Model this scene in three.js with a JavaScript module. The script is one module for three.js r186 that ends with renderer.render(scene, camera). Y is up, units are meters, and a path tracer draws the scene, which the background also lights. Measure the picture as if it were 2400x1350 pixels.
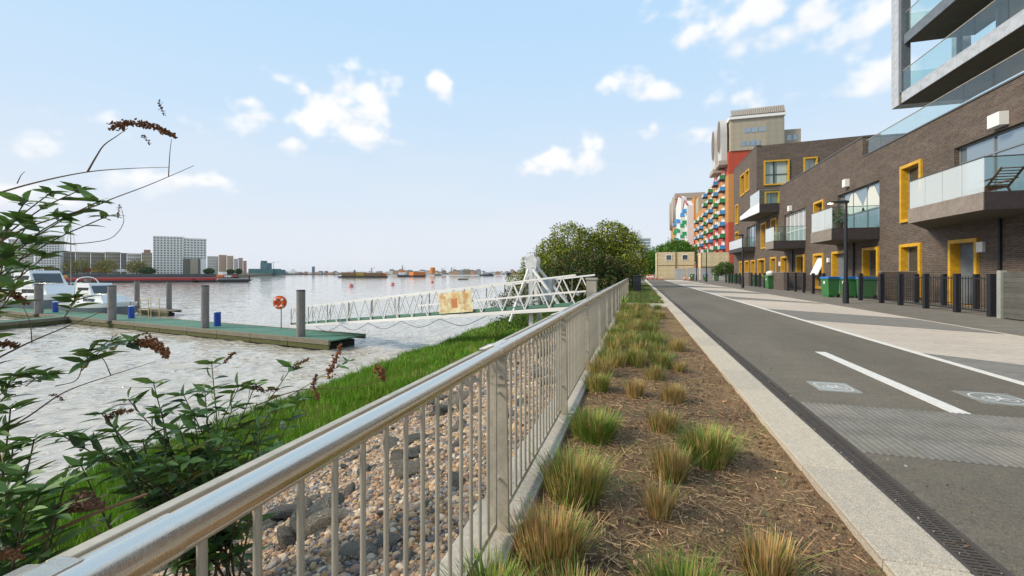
import * as THREE from 'three';
import { mergeGeometries, toCreasedNormals } from 'three/addons/utils/BufferGeometryUtils.js';
import { ImprovedNoise } from 'three/addons/math/ImprovedNoise.js';
import { RoundedBoxGeometry } from 'three/addons/geometries/RoundedBoxGeometry.js';

// ---------- camera, sky, sun, exposure ----------
const scene = new THREE.Scene();
const EYE = 1.3, TURN = Math.atan(297 / 1020);
const camera = new THREE.PerspectiveCamera(2 * Math.atan(675 / 1020) * 180 / Math.PI, 16 / 9, 0.05, 6000);
camera.position.set(0, EYE, 0);
camera.rotation.y = TURN;
camera.setViewOffset(2400, 1350, 0, 36, 2400, 1350);
const renderer = new THREE.WebGLRenderer({ antialias: true });
renderer.toneMapping = THREE.LinearToneMapping;
renderer.toneMappingExposure = 1.3;
renderer.shadowMap.enabled = true;

const noise = new ImprovedNoise();
function rngOf(seed) { let a = seed >>> 0; return () => { a = (a + 0x6d2b79f5) | 0; let t = Math.imul(a ^ (a >>> 15), 1 | a); t = (t + Math.imul(t ^ (t >>> 7), 61 | t)) ^ t; return ((t ^ (t >>> 14)) >>> 0) / 4294967296; }; }
const rnd = rngOf(4711);
const R = (a, b) => a + (b - a) * rnd();
const clamp = (x, a = 0, b = 1) => Math.min(b, Math.max(a, x));
const sstep = (a, b, x) => { const t = clamp((x - a) / (b - a)); return t * t * (3 - 2 * t); };
const lerp = (a, b, t) => a + (b - a) * t;
function fbm(x, y, z, oct = 5) { let s = 0, a = 0.5, f = 1; for (let i = 0; i < oct; i++) { s += a * noise.noise(x * f, y * f, z * f); a *= 0.5; f *= 2.03; } return s; }

// sky: air and fair-weather clouds, azimuth 0 = along the promenade, in degrees [azimuth, elevation, half width, half height, density]
const CLOUDS = [
  [-34.4, 22.2, 2.6, 2.2, 1], [-37.4, 22.2, 2.4, 1.6, .9], [-39.2, 19.4, 1.9, 2.3, .95], [-36.0, 18.8, 3.2, 2.6, 1], [-40.2, 16.2, 3.4, 1.7, .95], [-42.9, 15.0, 2.0, 1.4, .9], [-35, 16.6, 3.4, 1.6, .9], [-31, 16.2, 2.2, 1.0, .5],
  [-46.6, 17.6, 2.0, 1.5, .75], [-49.2, 15.9, 2.6, 1.3, .6], [-25.9, 23.1, 1.9, 1.5, .85], [-44.7, 21.5, 2.0, .9, .65], [-42.0, 21, 1.6, .9, .5], [-58.6, 14.4, 2.6, 1.2, .7],
  [-5.4, 22.2, 3.0, 1.1, .55], [-.9, 22.9, 3.4, 1.6, .8], [3.2, 22, 3.4, 1.2, .65], [-14.4, 13.4, 2.6, 1.2, .8], [-10.2, 14.3, 4.4, 1.7, .95], [-6, 15.0, 3.4, 1.9, .95],
  [6.2, 27.0, 3.0, 1.5, .8], [11, 26.9, 4.6, 2.2, 1], [14.2, 28.2, 6.5, 3.6, 1.15], [18.6, 26.4, 5.6, 3.2, 1.1], [23.4, 24.2, 5.6, 2.6, .95], [17, 31, 8, 5, 1.2], [11, 30, 5, 3.4, 1],
  [1.8, 17.6, 2.8, 1.2, .4], [6, 16.8, 3.2, 1.2, .45], [-58, 9.2, 4.6, 1.6, .16], [-54.6, 9.6, 4.2, 1.6, .2], [-51, 9.4, 3.6, 1.2, .12], [12.5, 19.4, 5, 1.6, .5], [23.8, 19.6, 4, 1.8, .55], [-64, 11, 5.5, 1.9, .42], [-65.6, 7.0, 5, 1.6, .4],
];
{
  const r2 = rngOf(77);
  for (let i = 0; i < 70; i++) { const a = 38 + r2() * 252, e = 8 + r2() * 50, w = 3 + r2() * 7; for (let k = 0; k < 3; k++) CLOUDS.push([a + (r2() - .5) * w * 2, e + (r2() - .5) * 2, w * (.5 + r2() * .6), w * (.25 + r2() * .25), .5 + r2() * .5]); }
  for (let i = 0; i < 14; i++) { const a = -66 + r2() * 99, e = 40 + r2() * 25, w = 4 + r2() * 7; CLOUDS.push([a, e, w, w * .5, .6 + r2() * .4]); }
  const W = 2048, Hh = 1024, data = new Float32Array(W * Hh * 4);
  const stops = [[0, .755, .795, .865], [4, .745, .795, .875], [10, .665, .775, .895], [18, .565, .735, .915], [30, .475, .69, .92], [60, .455, .665, .90], [90, .45, .65, .885]];
  for (let j = 0; j < Hh; j++) {
    const el = ((j + .5) / Hh - .5) * 180, ce = Math.cos(el * Math.PI / 180), se = Math.sin(el * Math.PI / 180);
    const near = CLOUDS.filter((c) => Math.abs(c[1] - el) < c[3] * 2.2);
    let b = stops[0];
    if (el > 0) { let k = 1; while (k < stops.length - 1 && stops[k][0] < el) k++; const p = stops[k - 1], q = stops[k], t = (el - p[0]) / (q[0] - p[0]); b = [0, lerp(p[1], q[1], t), lerp(p[2], q[2], t), lerp(p[3], q[3], t)]; }
    for (let i = 0; i < W; i++) {
      const o = (j * W + i) * 4, lon = ((i + .5) / W - .5) * 2 * Math.PI, dx = Math.cos(lon) * ce, dz = Math.sin(lon) * ce;
      let c = [b[1], b[2], b[3]];
      if (el < -.5) c = [.20, .19, .175];
      else {
        let az = Math.atan2(dx, -dz) * 180 / Math.PI; if (az < -90) az += 360;
        // thin streaky veil
        const v = fbm(dx * 2.2 + 3, se * 9 + 7, dz * 2.2, 4), veil = clamp(.30 + v * 1.1) * sstep(26, 5, el) * .6;
        for (let k = 0; k < 3; k++) c[k] = lerp(c[k], [.80, .82, .865][k], veil);
        if (near.length) {
          const n = fbm(dx * 17, se * 21, dz * 17, 5), n2 = fbm(dx * 7 + 9, se * 9, dz * 7, 3);
          let m = -1, lit = 0;
          for (const q of near) { const X = (az - q[0]) / q[2], Y = (el - q[1]) / q[3]; if (Math.abs(X) > 2.2) continue; const d = (1 - Math.sqrt(X * X + (Y < 0 ? Y * Y * 1.5 : Y * Y))) * .8 + (q[4] - 1) * .55; if (d > m) { m = d; lit = Y; } }
          if (m > -1) {
            const dens = sstep(lit < -.2 ? -.35 : -.10, .72, m * .9 + n * 1.9 + n2 * .5);
            const wht = .93 + .09 * clamp(lit * .6 + .5) + n * .10;
            for (let k = 0; k < 3; k++) c[k] = lerp(c[k], [wht, wht * .99, wht * .985][k], dens * .88);
          }
        }
      }
      data[o] = c[0] * .82; data[o + 1] = c[1] * .82; data[o + 2] = c[2] * .82; data[o + 3] = 1;
    }
  }
  const sky = new THREE.DataTexture(data, W, Hh, THREE.RGBAFormat, THREE.FloatType);
  sky.mapping = THREE.EquirectangularReflectionMapping; sky.magFilter = sky.minFilter = THREE.LinearFilter; sky.needsUpdate = true;
  scene.background = sky; scene.environment = sky;
}
const sun = new THREE.DirectionalLight(new THREE.Color(1, .875, .69), 3.3);
sun.position.set(-68, 58, 8); sun.target.position.set(5, 0, -25);
sun.castShadow = true; sun.shadow.radius = 24; sun.shadow.mapSize.set(2048, 2048);
Object.assign(sun.shadow.camera, { left: -90, right: 90, top: 90, bottom: -90, near: 1, far: 260 });
scene.add(sun, sun.target);

// ---------- helpers ----------
const V = (X, y, t) => new THREE.Vector3(X, y, -t);           // X right of the camera, t metres along the promenade
const used = {};
function numbered(n) { if (!(n in used)) { used[n] = 0; return n; } used[n]++; return n + '_' + String(used[n]).padStart(3, '0'); }
function shadowed(m) { m.castShadow = m.receiveShadow = true; return m; }
function thing(name, label, category, p = [0, 0, 0], group, turn = 0) {
  const o = new THREE.Group(); o.name = numbered(name); o.position.copy(V(...p)); o.rotation.y = turn; o.userData = { label, category };
  if (group) o.userData.group = group;
  scene.add(o); return o;
}
function part(name, geo, mat, parent, pos) { const m = shadowed(new THREE.Mesh(geo, mat)); m.name = name; if (pos) m.position.copy(pos); parent.add(m); return m; }
function wpart(name, geo, mat, root, parent = root) { geo.translate(-root.position.x, -root.position.y, -root.position.z); return part(name, geo, mat, parent); }
function solo(name, label, category, geo, mat, p, group, turn = 0) {
  const m = shadowed(new THREE.Mesh(geo, mat)); m.name = numbered(name); m.position.copy(V(...p)); m.rotation.y = turn; m.userData = { label, category };
  if (group) m.userData.group = group;
  scene.add(m); return m;
}
function struct(name, geo, mat, parent = scene) { const m = shadowed(new THREE.Mesh(geo, mat)); m.name = parent === scene ? numbered(name) : name; if (parent === scene) m.userData.kind = 'structure'; parent.add(m); return m; }
function copy(o, label, p, turn) { const c = o.clone(); c.name = numbered(o.name.replace(/_\d\d\d$/, '')); c.userData = { ...o.userData }; if (label) c.userData.label = label; if (p) c.position.copy(V(...p)); if (turn !== undefined) c.rotation.y = turn; scene.add(c); return c; }

function uvMetres(g) {                                           // uv in metres by the way each face points
  if (g.index) g = g.toNonIndexed();
  const p = g.attributes.position, n = g.attributes.normal, uv = new Float32Array(p.count * 2);
  for (let i = 0; i < p.count; i++) {
    const ax = Math.abs(n.getX(i)), ay = Math.abs(n.getY(i)), az = Math.abs(n.getZ(i));
    if (ay >= ax && ay >= az) { uv[2 * i] = p.getX(i); uv[2 * i + 1] = p.getZ(i); } else if (ax >= az) { uv[2 * i] = p.getZ(i); uv[2 * i + 1] = p.getY(i); } else { uv[2 * i] = p.getX(i); uv[2 * i + 1] = p.getY(i); }
  }
  g.setAttribute('uv', new THREE.BufferAttribute(uv, 2)); return g;
}
const box = (x0, x1, y0, y1, t0, t1) => uvMetres(new THREE.BoxGeometry(x1 - x0, y1 - y0, t1 - t0).translate((x0 + x1) / 2, (y0 + y1) / 2, -(t0 + t1) / 2));
const rbox = (x0, x1, y0, y1, t0, t1, r = .01, seg = 2) => uvMetres(new RoundedBoxGeometry(x1 - x0, y1 - y0, t1 - t0, seg, r).translate((x0 + x1) / 2, (y0 + y1) / 2, -(t0 + t1) / 2));
const merge = (list) => mergeGeometries(list.map((g) => { const q = g.index ? g.toNonIndexed() : g; for (const k of Object.keys(q.attributes)) if (!['position', 'normal', 'uv', 'color'].includes(k)) q.deleteAttribute(k); return q; }));
function beam(a, b, w, h = w) {                                   // a bar of rectangular section between two points
  const d = new THREE.Vector3().subVectors(b, a), L = d.length(), g = new THREE.BoxGeometry(w, h, L);
  const m = new THREE.Matrix4().lookAt(b, a, Math.abs(d.y) > .99 * L ? new THREE.Vector3(1, 0, 0) : new THREE.Vector3(0, 1, 0));
  m.setPosition(a.clone().add(b).multiplyScalar(.5)); return g.applyMatrix4(m);
}
function rod(a, b, r0, r1 = r0, seg = 10) {
  const d = new THREE.Vector3().subVectors(b, a), L = d.length(), g = new THREE.CylinderGeometry(r1, r0, L, seg);
  g.applyQuaternion(new THREE.Quaternion().setFromUnitVectors(new THREE.Vector3(0, 1, 0), d.clone().normalize()));
  return g.translate((a.x + b.x) / 2, (a.y + b.y) / 2, (a.z + b.z) / 2);
}
function tube(points, r, seg = 24, rad = 6) { return new THREE.TubeGeometry(new THREE.CatmullRomCurve3(points), seg, r, rad); }
function plate(pts, depth, holes = [], bevel) {                   // outline in (a, y), thickness along z
  const s = new THREE.Shape(pts.map((p) => new THREE.Vector2(...p)));
  for (const h of holes) s.holes.push(new THREE.Path(h.map((p) => new THREE.Vector2(...p))));
  return new THREE.ExtrudeGeometry(s, { depth, bevelEnabled: !!bevel, bevelSize: bevel, bevelThickness: bevel, bevelSegments: 2, steps: 1 });
}
const rect = (a0, a1, y0, y1) => [[a0, y0], [a1, y0], [a1, y1], [a0, y1]];
const wallYT = (pts, holes, X, thick) => plate(pts, thick, holes).rotateY(Math.PI / 2).translate(X, 0, 0);   // outline in (t, y), front face at X
const wallXY = (pts, holes, t, thick) => plate(pts, thick, holes).translate(0, 0, -t - thick);                // outline in (X, y), front face at t

// ---------- textures ----------
function tex(size, fn, rx, ry = rx, srgb = true, h = size) {
  const d = new Uint8Array(size * h * 4);
  for (let y = 0; y < h; y++) for (let x = 0; x < size; x++) { const c = fn(x / size, y / h, x, y), o = (y * size + x) * 4; d[o] = clamp(c[0]) * 255; d[o + 1] = clamp(c[1]) * 255; d[o + 2] = clamp(c[2]) * 255; d[o + 3] = 255; }
  const t = new THREE.DataTexture(d, size, h); t.wrapS = t.wrapT = THREE.RepeatWrapping; t.magFilter = THREE.LinearFilter; t.minFilter = THREE.LinearMipmapLinearFilter; t.generateMipmaps = true;
  if (srgb) t.colorSpace = THREE.SRGBColorSpace; t.repeat.set(rx, ry); t.needsUpdate = true; return t;
}
function tileNoise(cells, seed) {                                 // periodic value noise on [0,1)
  const r = rngOf(seed), g = Array.from({ length: cells * cells }, () => r());
  return (u, v) => { const x = u * cells, y = v * cells, i = Math.floor(x), j = Math.floor(y), f = x - i, k = y - j, s = f * f * (3 - 2 * f), q = k * k * (3 - 2 * k), at = (a, b) => g[(((b % cells) + cells) % cells) * cells + (((a % cells) + cells) % cells)]; return lerp(lerp(at(i, j), at(i + 1, j), s), lerp(at(i, j + 1), at(i + 1, j + 1), s), q); };
}
const n8 = tileNoise(8, 1), n16 = tileNoise(16, 2), n32 = tileNoise(32, 3), n64 = tileNoise(64, 4), n128 = tileNoise(128, 5), n256 = tileNoise(256, 6);
const srgbOf = (l) => l <= .0031308 ? l * 12.92 : 1.055 * Math.pow(l, 1 / 2.4) - .055;
const S = (r, g, b) => [srgbOf(clamp(r)), srgbOf(clamp(g)), srgbOf(clamp(b))];
const std = (c, roughness = .8, o = {}) => { const m = new THREE.MeshStandardMaterial({ roughness, ...o }); if (Array.isArray(c)) m.color.setRGB(...c); else m.color.set(c); return m; };
const phys = (c, roughness = .5, o = {}) => { const m = new THREE.MeshPhysicalMaterial({ roughness, ...o }); m.color.setRGB(...c); return m; };
const glassPane = (tint = [.86, .93, .92]) => phys(tint, .02, { transmission: 1, thickness: 0, ior: 1.5 });

const M = {};
{
  const grain = (u, v) => n256(u, v) * .5 + n128(u, v) * .3 + n64(u, v) * .2;
  const asph = tex(512, (u, v) => { const g = grain(u, v), w = n8(u, v) * .5 + n32(u, v) * .5, p = n256(u + .3, v + .7) > .90 ? .16 : 0, k = .118 + (g - .5) * .13 + (w - .5) * .03 + p; return S(k * 1.17, k * 1.01, k * .77); }, 1.1);
  const asphB = tex(512, (u, v) => { const g = grain(u, v); return [g, g, g]; }, 1.1, 1.1, false);
  M.asphalt = std([1, 1, 1], .88, { map: asph, bumpMap: asphB, bumpScale: .004, vertexColors: true });
  const gran = tex(512, (u, v) => { const a = n256(u, v), b = n128(u + .37, v + .11), c = n16(u, v); let k = .46 + (b - .5) * .30 + (c - .5) * .06; if (a > .8) k -= .2; if (a < .12) k += .16; return S(k * 1.10, k * .96, k * .755); }, 2.2);
  const granB = tex(512, (u, v) => { const k = n256(u, v) * .6 + n128(u + .37, v + .11) * .4; return [k, k, k]; }, 2.2, 2.2, false);
  M.granite = std([1, 1, 1], .82, { map: gran, bumpMap: granB, bumpScale: .0025 });
  M.graniteB = std([.9, .9, .92], .82, { map: gran, bumpMap: granB, bumpScale: .0025 });
  const conc = tex(512, (u, v) => { const k = .37 + (n8(u, v) - .5) * .10 + (n64(u, v) - .5) * .08 + (n256(u, v) - .5) * .10; return S(k * 1.06, k * .97, k * .83); }, .7);
  M.concrete = std([1, 1, 1], .85, { map: conc, bumpMap: granB, bumpScale: .001 });
  M.concreteGrey = std([.62, .62, .62], .85, { map: conc });
  const soil = tex(1024, (u, v) => { const a = n8(u, v), b = n32(u, v), c = n128(u, v), d = n256(u, v); let k = .112 + (a - .5) * .03 + (b - .5) * .04 + (c - .5) * .07 + (d - .5) * .07; const moss = sstep(.70, .86, n16(u + .2, v + .6) * .7 + c * .3); const f = d > .92 ? .12 : 0; return S((k + f) * lerp(1.55, 1.2, moss), (k + f) * lerp(.93, 1.06, moss), (k + f) * lerp(.46, .40, moss)); }, .55);
  const soilB = tex(512, (u, v) => { const k = n32(u, v) * .4 + n128(u, v) * .35 + n256(u, v) * .25; return [k, k, k]; }, .9, .9, false);
  M.soil = std([1, 1, 1], .97, { map: soil, bumpMap: soilB, bumpScale: .022, vertexColors: true });
  // brick: 8 bricks by 16 courses, 1.8 x 1.2 m
  const br = rngOf(9), tone = Array.from({ length: 24 * 32 }, () => [.78 + br() * .5, br()]);
  const brickAt = (u, v) => { const row = Math.floor(v * 32) % 32, off = row % 2 ? .5 : 0, x = u * 24 + off, col = ((Math.floor(x) % 24) + 24) % 24, fx = x - Math.floor(x), fy = v * 32 - Math.floor(v * 32); return [row * 24 + col, Math.min(fx, 1 - fx) * .225, Math.min(fy, 1 - fy) * .075]; };
  const brick = (base, mort) => tex(1024, (u, v) => { const [id, ex, ey] = brickAt(u, v), m = Math.min(ex, ey) < .0052, [k, h] = tone[id], g = .87 + (n256(u, v) - .5) * .4 + (n64(u, v) - .5) * .2 + (n8(u, v) - .5) * .26 + (n16(u, v) - .5) * .14; return m ? S(...mort.map((c) => c * (g + .1))) : S(base[0] * k * g, base[1] * k * g * (1 + (h - .5) * .12), base[2] * k * g * (1 + (h - .5) * .2)); }, 1 / 5.4, 1 / 2.4);
  const brickB = tex(1024, (u, v) => { const [, ex, ey] = brickAt(u, v), k = sstep(.003, .009, Math.min(ex, ey)) * .8 + n128(u, v) * .2; return [k, k, k]; }, 1 / 5.4, 1 / 2.4, false);
  M.brick = std([1, 1, 1], .86, { map: brick([.104, .077, .062], [.225, .185, .15]), bumpMap: brickB, bumpScale: .006 });
  M.brickPale = std([1, 1, 1], .86, { map: brick([.42, .36, .26], [.5, .46, .4]), bumpMap: brickB, bumpScale: .004 });
  // block paving 200 x 100 mm
  const pave = (base, joint, cont) => tex(512, (u, v) => { const row = Math.floor(v * 10), x = u * 5 + (row % 2 ? .5 : 0), col = ((Math.floor(x) % 5) + 5) % 5, fx = x - Math.floor(x), fy = v * 10 - row, e = Math.min(Math.min(fx, 1 - fx) * .2, Math.min(fy, 1 - fy) * .1), k = tone[(row * 5 + col) % 128][0] - 1, g = 1 + k * cont + (n256(u, v) - .5) * .28 + (n16(u, v) - .5) * .14; return S(...(e < .0035 ? joint : base).map((c) => c * g)); }, 1);
  M.paveLight = std([1, 1, 1], .85, { map: pave([.49, .425, .355], [.38, .325, .265], .35), vertexColors: true });
  M.paveDark = std([1, 1, 1], .85, { map: pave([.195, .18, .158], [.13, .12, .105], .6), vertexColors: true });
  M.paveBrown = std([1, 1, 1], .88, { map: pave([.165, .145, .118], [.10, .09, .075], .8), vertexColors: true });
  const paint = tex(256, (u, v) => { const w = n64(u, v) * .5 + n128(u, v) * .5, k = w > .79 ? .38 : .66 + (n16(u, v) - .5) * .1; return S(k, k * .965, k * .90); }, 1.6);
  M.paint = std([1, 1, 1], .75, { map: paint });
  const wear = tex(256, (u, v) => { const k = .9 + (n8(u, v) - .5) * .10 + (n32(u, v) - .5) * .09 + (n128(u, v) - .5) * .08; return [k, k, k]; }, .7);
  M.wear = wear;
  const brushed = tex(256, (u, v) => { const k = .5 + (n256(u * .05, v) - .5) * .16 + (n16(u, v) - .5) * .12; return [k, k, k]; }, 1.2, 1.2, false);
  M.steel = std([.82, .765, .68], .30, { metalness: 1, roughness: .55, roughnessMap: brushed });
  M.steelMatt = std([.60, .545, .44], .5, { metalness: .4, map: wear });
  M.steelDark = std([.30, .29, .27], .5, { metalness: .8 });
  M.yellow = std([.76, .42, .02], .5, { map: wear });
  M.frameGrey = std([.20, .23, .25], .45);
  M.frameDark = std([.045, .05, .055], .5);
  M.doorGrey = std([.17, .20, .235], .5, { map: wear });
  M.black = std([.014, .016, .022], .42);
  M.blackPlastic = std([.02, .02, .022], .55);
  M.whitePaint = std([.84, .84, .83], .5, { map: wear });
  M.white = std([.8, .8, .79], .55);
  M.glass = glassPane();
  M.glassTeal = glassPane([.84, .93, .92]);
  M.glassFront = phys([.85, .90, .915], .05, { transmission: .62, thickness: 0, ior: 1.8 });
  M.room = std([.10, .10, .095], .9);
  M.windowDark = phys([.035, .045, .05], .05, { ior: 1.8 });
  M.windowBlue = phys([.30, .37, .42], .04, { metalness: .6, ior: 1.6 });
  M.curtain = std([.62, .64, .60], .9);
  M.soffit = std([.13, .118, .09], .8, { map: wear });
  M.balconyBrown = std([.052, .042, .044], .6, { map: wear });
  M.balconyTaupe = std([.30, .255, .22], .7, { map: wear });
  M.panelGrey = std([.52, .55, .60], .45, { map: wear });
  M.panelDark = std([.16, .19, .22], .5, { map: wear });
  M.deckGreen = std([.085, .215, .15], .8, { map: wear });
  M.timber = std([.22, .195, .14], .85, { map: wear });
  M.moss = std([.10, .105, .032], .95, { map: wear });
  M.rust = std([.16, .06, .025], .9);
  M.pile = std([.25, .23, .215], .8, { map: wear });
  M.leafy = phys([1, 1, 1], .9, { specularIntensity: .25, vertexColors: true, side: THREE.DoubleSide });
  M.bark = std([.105, .08, .055], .95);
}
// ---------- the setting ----------
function sheet(x0, x1, t0, t1, nx, nt, y, { tone, amp = 0, warp } = {}) {   // a horizontal grid, uv in metres, patchy colour
  const pos = [], uv = [], col = [], idx = [];
  for (let j = 0; j <= nt; j++) for (let i = 0; i <= nx; i++) {
    const X = lerp(x0, x1, i / nx), t = lerp(t0, t1, j / nt), yy = (typeof y === 'function' ? y(X, t) : y) + (amp ? amp * (fbm(X * 4, 3, t * 4, 4) * 1.6) : 0);
    pos.push(X, yy, -t); uv.push(X, t); const c = tone ? tone(X, t) : [1, 1, 1]; col.push(...c);
  }
  for (let j = 0; j < nt; j++) for (let i = 0; i < nx; i++) { const a = j * (nx + 1) + i, b = a + 1, c = a + nx + 1, d = c + 1; idx.push(a, b, d, a, d, c); }
  const g = new THREE.BufferGeometry(); g.setAttribute('position', new THREE.Float32BufferAttribute(pos, 3)); g.setAttribute('uv', new THREE.Float32BufferAttribute(uv, 2)); g.setAttribute('color', new THREE.Float32BufferAttribute(col, 3)); g.setIndex(idx); g.computeVertexNormals(); return g;
}
const patch = (s, a) => (X, t) => { const k = 1 + a * (fbm(X * s, 1.7, t * s * .35, 4) * 2) + a * .6 * fbm(X * s * 6, 4.1, t * s * 6, 3); return [k, k * (1 + .02 * fbm(X, 9, t, 2)), k]; };
// ground under everything on this bank, out to the horizon
struct('ground', uvMetres(new THREE.BoxGeometry(1600, .1, 2600).translate(799.2, -.16, -900)), std([.14, .13, .105], .95));
struct('path', sheet(1.55, 4.26, -4, 84, 14, 260, 0, { tone: patch(.5, .24) }), M.asphalt);
const prom = struct('promenade', sheet(4.38, 7.42, -6, 84, 12, 180, 0, { tone: patch(.6, .10) }), M.paveLight);
struct('footway', sheet(7.53, 12.45, -6, 68, 12, 180, 0, { tone: patch(.7, .14) }), M.paveBrown);
struct('yard', sheet(-.5, 60, 84.02, 120, 24, 12, -.003, { tone: patch(.3, .1) }), M.asphalt);
struct('side_yard', sheet(7.53, 30, 68.02, 84, 10, 10, -.004, { tone: patch(.3, .1) }), M.paveBrown);
// dark wedges laid into the pale promenade: t range at the path side, t range at the building side
for (const [a0, a1, b0, b1] of [[4.6, 8.6, 2.2, 5.9], [13.7, 17.6, 11.7, 14.9], [23.5, 26.7, 20.9, 21.6], [31, 35.7, 29.6, 31.8], [42, 47, 39, 41.4], [54, 58.6, 50.5, 53], [66, 70, 62, 65]]) {
  const pos = [], uv = [], col = [], idx = [], n = 10;
  for (let i = 0; i <= n; i++) { const f = i / n, X = lerp(4.39, 7.41, f); for (const t of [lerp(a0, b0, f), lerp(a1, b1, f)]) { pos.push(X, .004, -t); uv.push(X, t); const k = patch(.6, .12)(X, t); col.push(...k); } }
  for (let i = 0; i < n; i++) { const a = i * 2; idx.push(a, a + 2, a + 3, a, a + 3, a + 1); }
  const g = new THREE.BufferGeometry(); g.setAttribute('position', new THREE.Float32BufferAttribute(pos, 3)); g.setAttribute('uv', new THREE.Float32BufferAttribute(uv, 2)); g.setAttribute('color', new THREE.Float32BufferAttribute(col, 3)); g.setIndex(idx); g.computeVertexNormals();
  part('dark_band', g, M.paveDark, prom);
}
struct('edge_line', box(7.42, 7.53, -.05, .003, -6, 84), M.granite);
{
  const pathLines = struct('path_edge_line', box(4.26, 4.38, -.05, .004, -6, 84), M.paint);
}
for (const [t0, t1] of [[5.0, 8.25]]) struct('lane_line', box(2.78, 2.93, -.02, .005, t0, t1), M.paint);

// kerb stones with hairline joints
{
  const kerb = new THREE.Group(); kerb.name = 'kerb'; kerb.userData.kind = 'structure'; scene.add(kerb);
  const g = rbox(1.05, 1.378, -.16, .012, 0, .997, .012, 1);
  const seen = [M.granite, M.graniteB, M.granite];
  for (let k = -2; k < 62; k++) { const m = part('kerb_stone', g, seen[(k + 2) % 3], kerb, new THREE.Vector3((k * 7 % 3 - 1) * .0008, (k * 5 % 4) * .0006, -(k + .35))); }
  struct('kerb_return', box(1.05, 1.378, -.16, .006, 60.4, 84), M.granite);
}
// drain: a steel channel with slotted gratings
{
  const d = new THREE.Group(); d.name = 'drain'; d.userData.kind = 'structure'; scene.add(d);
  const iron = std([.085, .072, .062], .7, { map: M.wear });
  part('channel', box(1.385, 1.545, -.16, -.12, -2, 62), iron, d);
  part('channel_rim', box(1.384, 1.402, -.08, .001, -2, 62), iron, d);
  part('channel_rim', box(1.528, 1.549, -.08, .001, -2, 62), iron, d);
  const bars = []; for (let i = 0; i < 20; i++) bars.push(box(1.403, 1.527, -.02, -.004, i * .025 + .003, i * .025 + .016));
  bars.push(box(1.403, 1.412, -.02, -.003, 0, .496), box(1.518, 1.527, -.02, -.003, 0, .496), box(1.461, 1.469, -.02, -.0035, 0, .496));
  const grate = merge(bars);
  for (let k = 0; k < 40; k++) part('grating', grate, iron, d, new THREE.Vector3(0, 0, -(k * .5 - .5)));
  part('cover_plate', box(1.403, 1.527, -.02, -.006, 19.5, 62), iron, d);
}
// ribbed warning slabs across the path
{
  const w = new THREE.Group(); w.name = 'tactile_paving'; w.userData.kind = 'structure'; scene.add(w);
  const sh = [[0, -.03]]; const p = .396 / 8;
  sh.push([0, .001]); for (let i = 0; i < 8; i++) { const a = i * p; sh.push([a + .008, .001], [a + .015, .0075], [a + p - .015, .0075], [a + p - .008, .001]); } sh.push([.396, .001], [.396, -.03]);
  const g = uvMetres(plate(sh, .424));
  const tones = [[.225, .21, .18], [.205, .195, .17], [.245, .225, .195], [.215, .205, .185]].map((c) => std(c, .85, { map: M.wear, bumpMap: M.asphalt.bumpMap, bumpScale: .002 }));
  for (let i = 0; i < 7; i++) for (let j = 0; j < 3; j++) part('ribbed_slab', g, tones[(i * 7 + j * 5 + (i * j) % 3) % 4], w, new THREE.Vector3(1.555 + i * .401 - .0, .0006 * ((i + j) % 3), -(3.72 + j * .4265) - .424));
}
// two small sign plates let into the path with a bicycle mark
function markPlate(label, X0, X1, t0, t1, round) {
  const c = document.createElement('canvas'); c.width = c.height = 256; const g = c.getContext('2d');
  g.fillStyle = round ? '#93948f' : '#a9aba6'; g.fillRect(0, 0, 256, 256);
  g.strokeStyle = '#e8e8e4'; g.lineWidth = 9; g.beginPath();
  if (round) g.ellipse(128, 128, 108, 104, 0, 0, 7); else g.roundRect(26, 30, 204, 196, 60); g.stroke();
  g.lineWidth = 8; g.beginPath(); g.arc(86, 150, 30, 0, 7); g.stroke(); g.beginPath(); g.arc(172, 150, 30, 0, 7); g.stroke();
  g.beginPath(); g.moveTo(86, 150); g.lineTo(108, 104); g.lineTo(158, 104); g.lineTo(128, 150); g.lineTo(86, 150); g.moveTo(128, 150); g.lineTo(104, 92); g.moveTo(92, 92); g.lineTo(116, 92); g.moveTo(172, 150); g.lineTo(154, 86); g.lineTo(174, 84); g.stroke();
  for (let i = 0; i < 900; i++) { g.fillStyle = `rgba(120,118,110,${.1 + rnd() * .4})`; g.fillRect(rnd() * 256, rnd() * 256, 1 + rnd() * 4, 1 + rnd() * 3); }
  const t = new THREE.CanvasTexture(c); t.colorSpace = THREE.SRGBColorSpace;
  const m = std([.72, .72, .72], .7, { map: t });
  const geo = new THREE.BoxGeometry(X1 - X0, .012, t1 - t0);
  solo('path_marker', label, 'path marker', geo, m, [(X0 + X1) / 2, .0, (t0 + t1) / 2]);
}
markPlate('pale square plate with a bicycle mark set in the path by the drain', 1.92, 2.32, 5.55, 5.98, false);
markPlate('grey plate with a bicycle in an oval, beyond the dashed white line', 3.3, 3.78, 5.45, 5.95, true);

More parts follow.
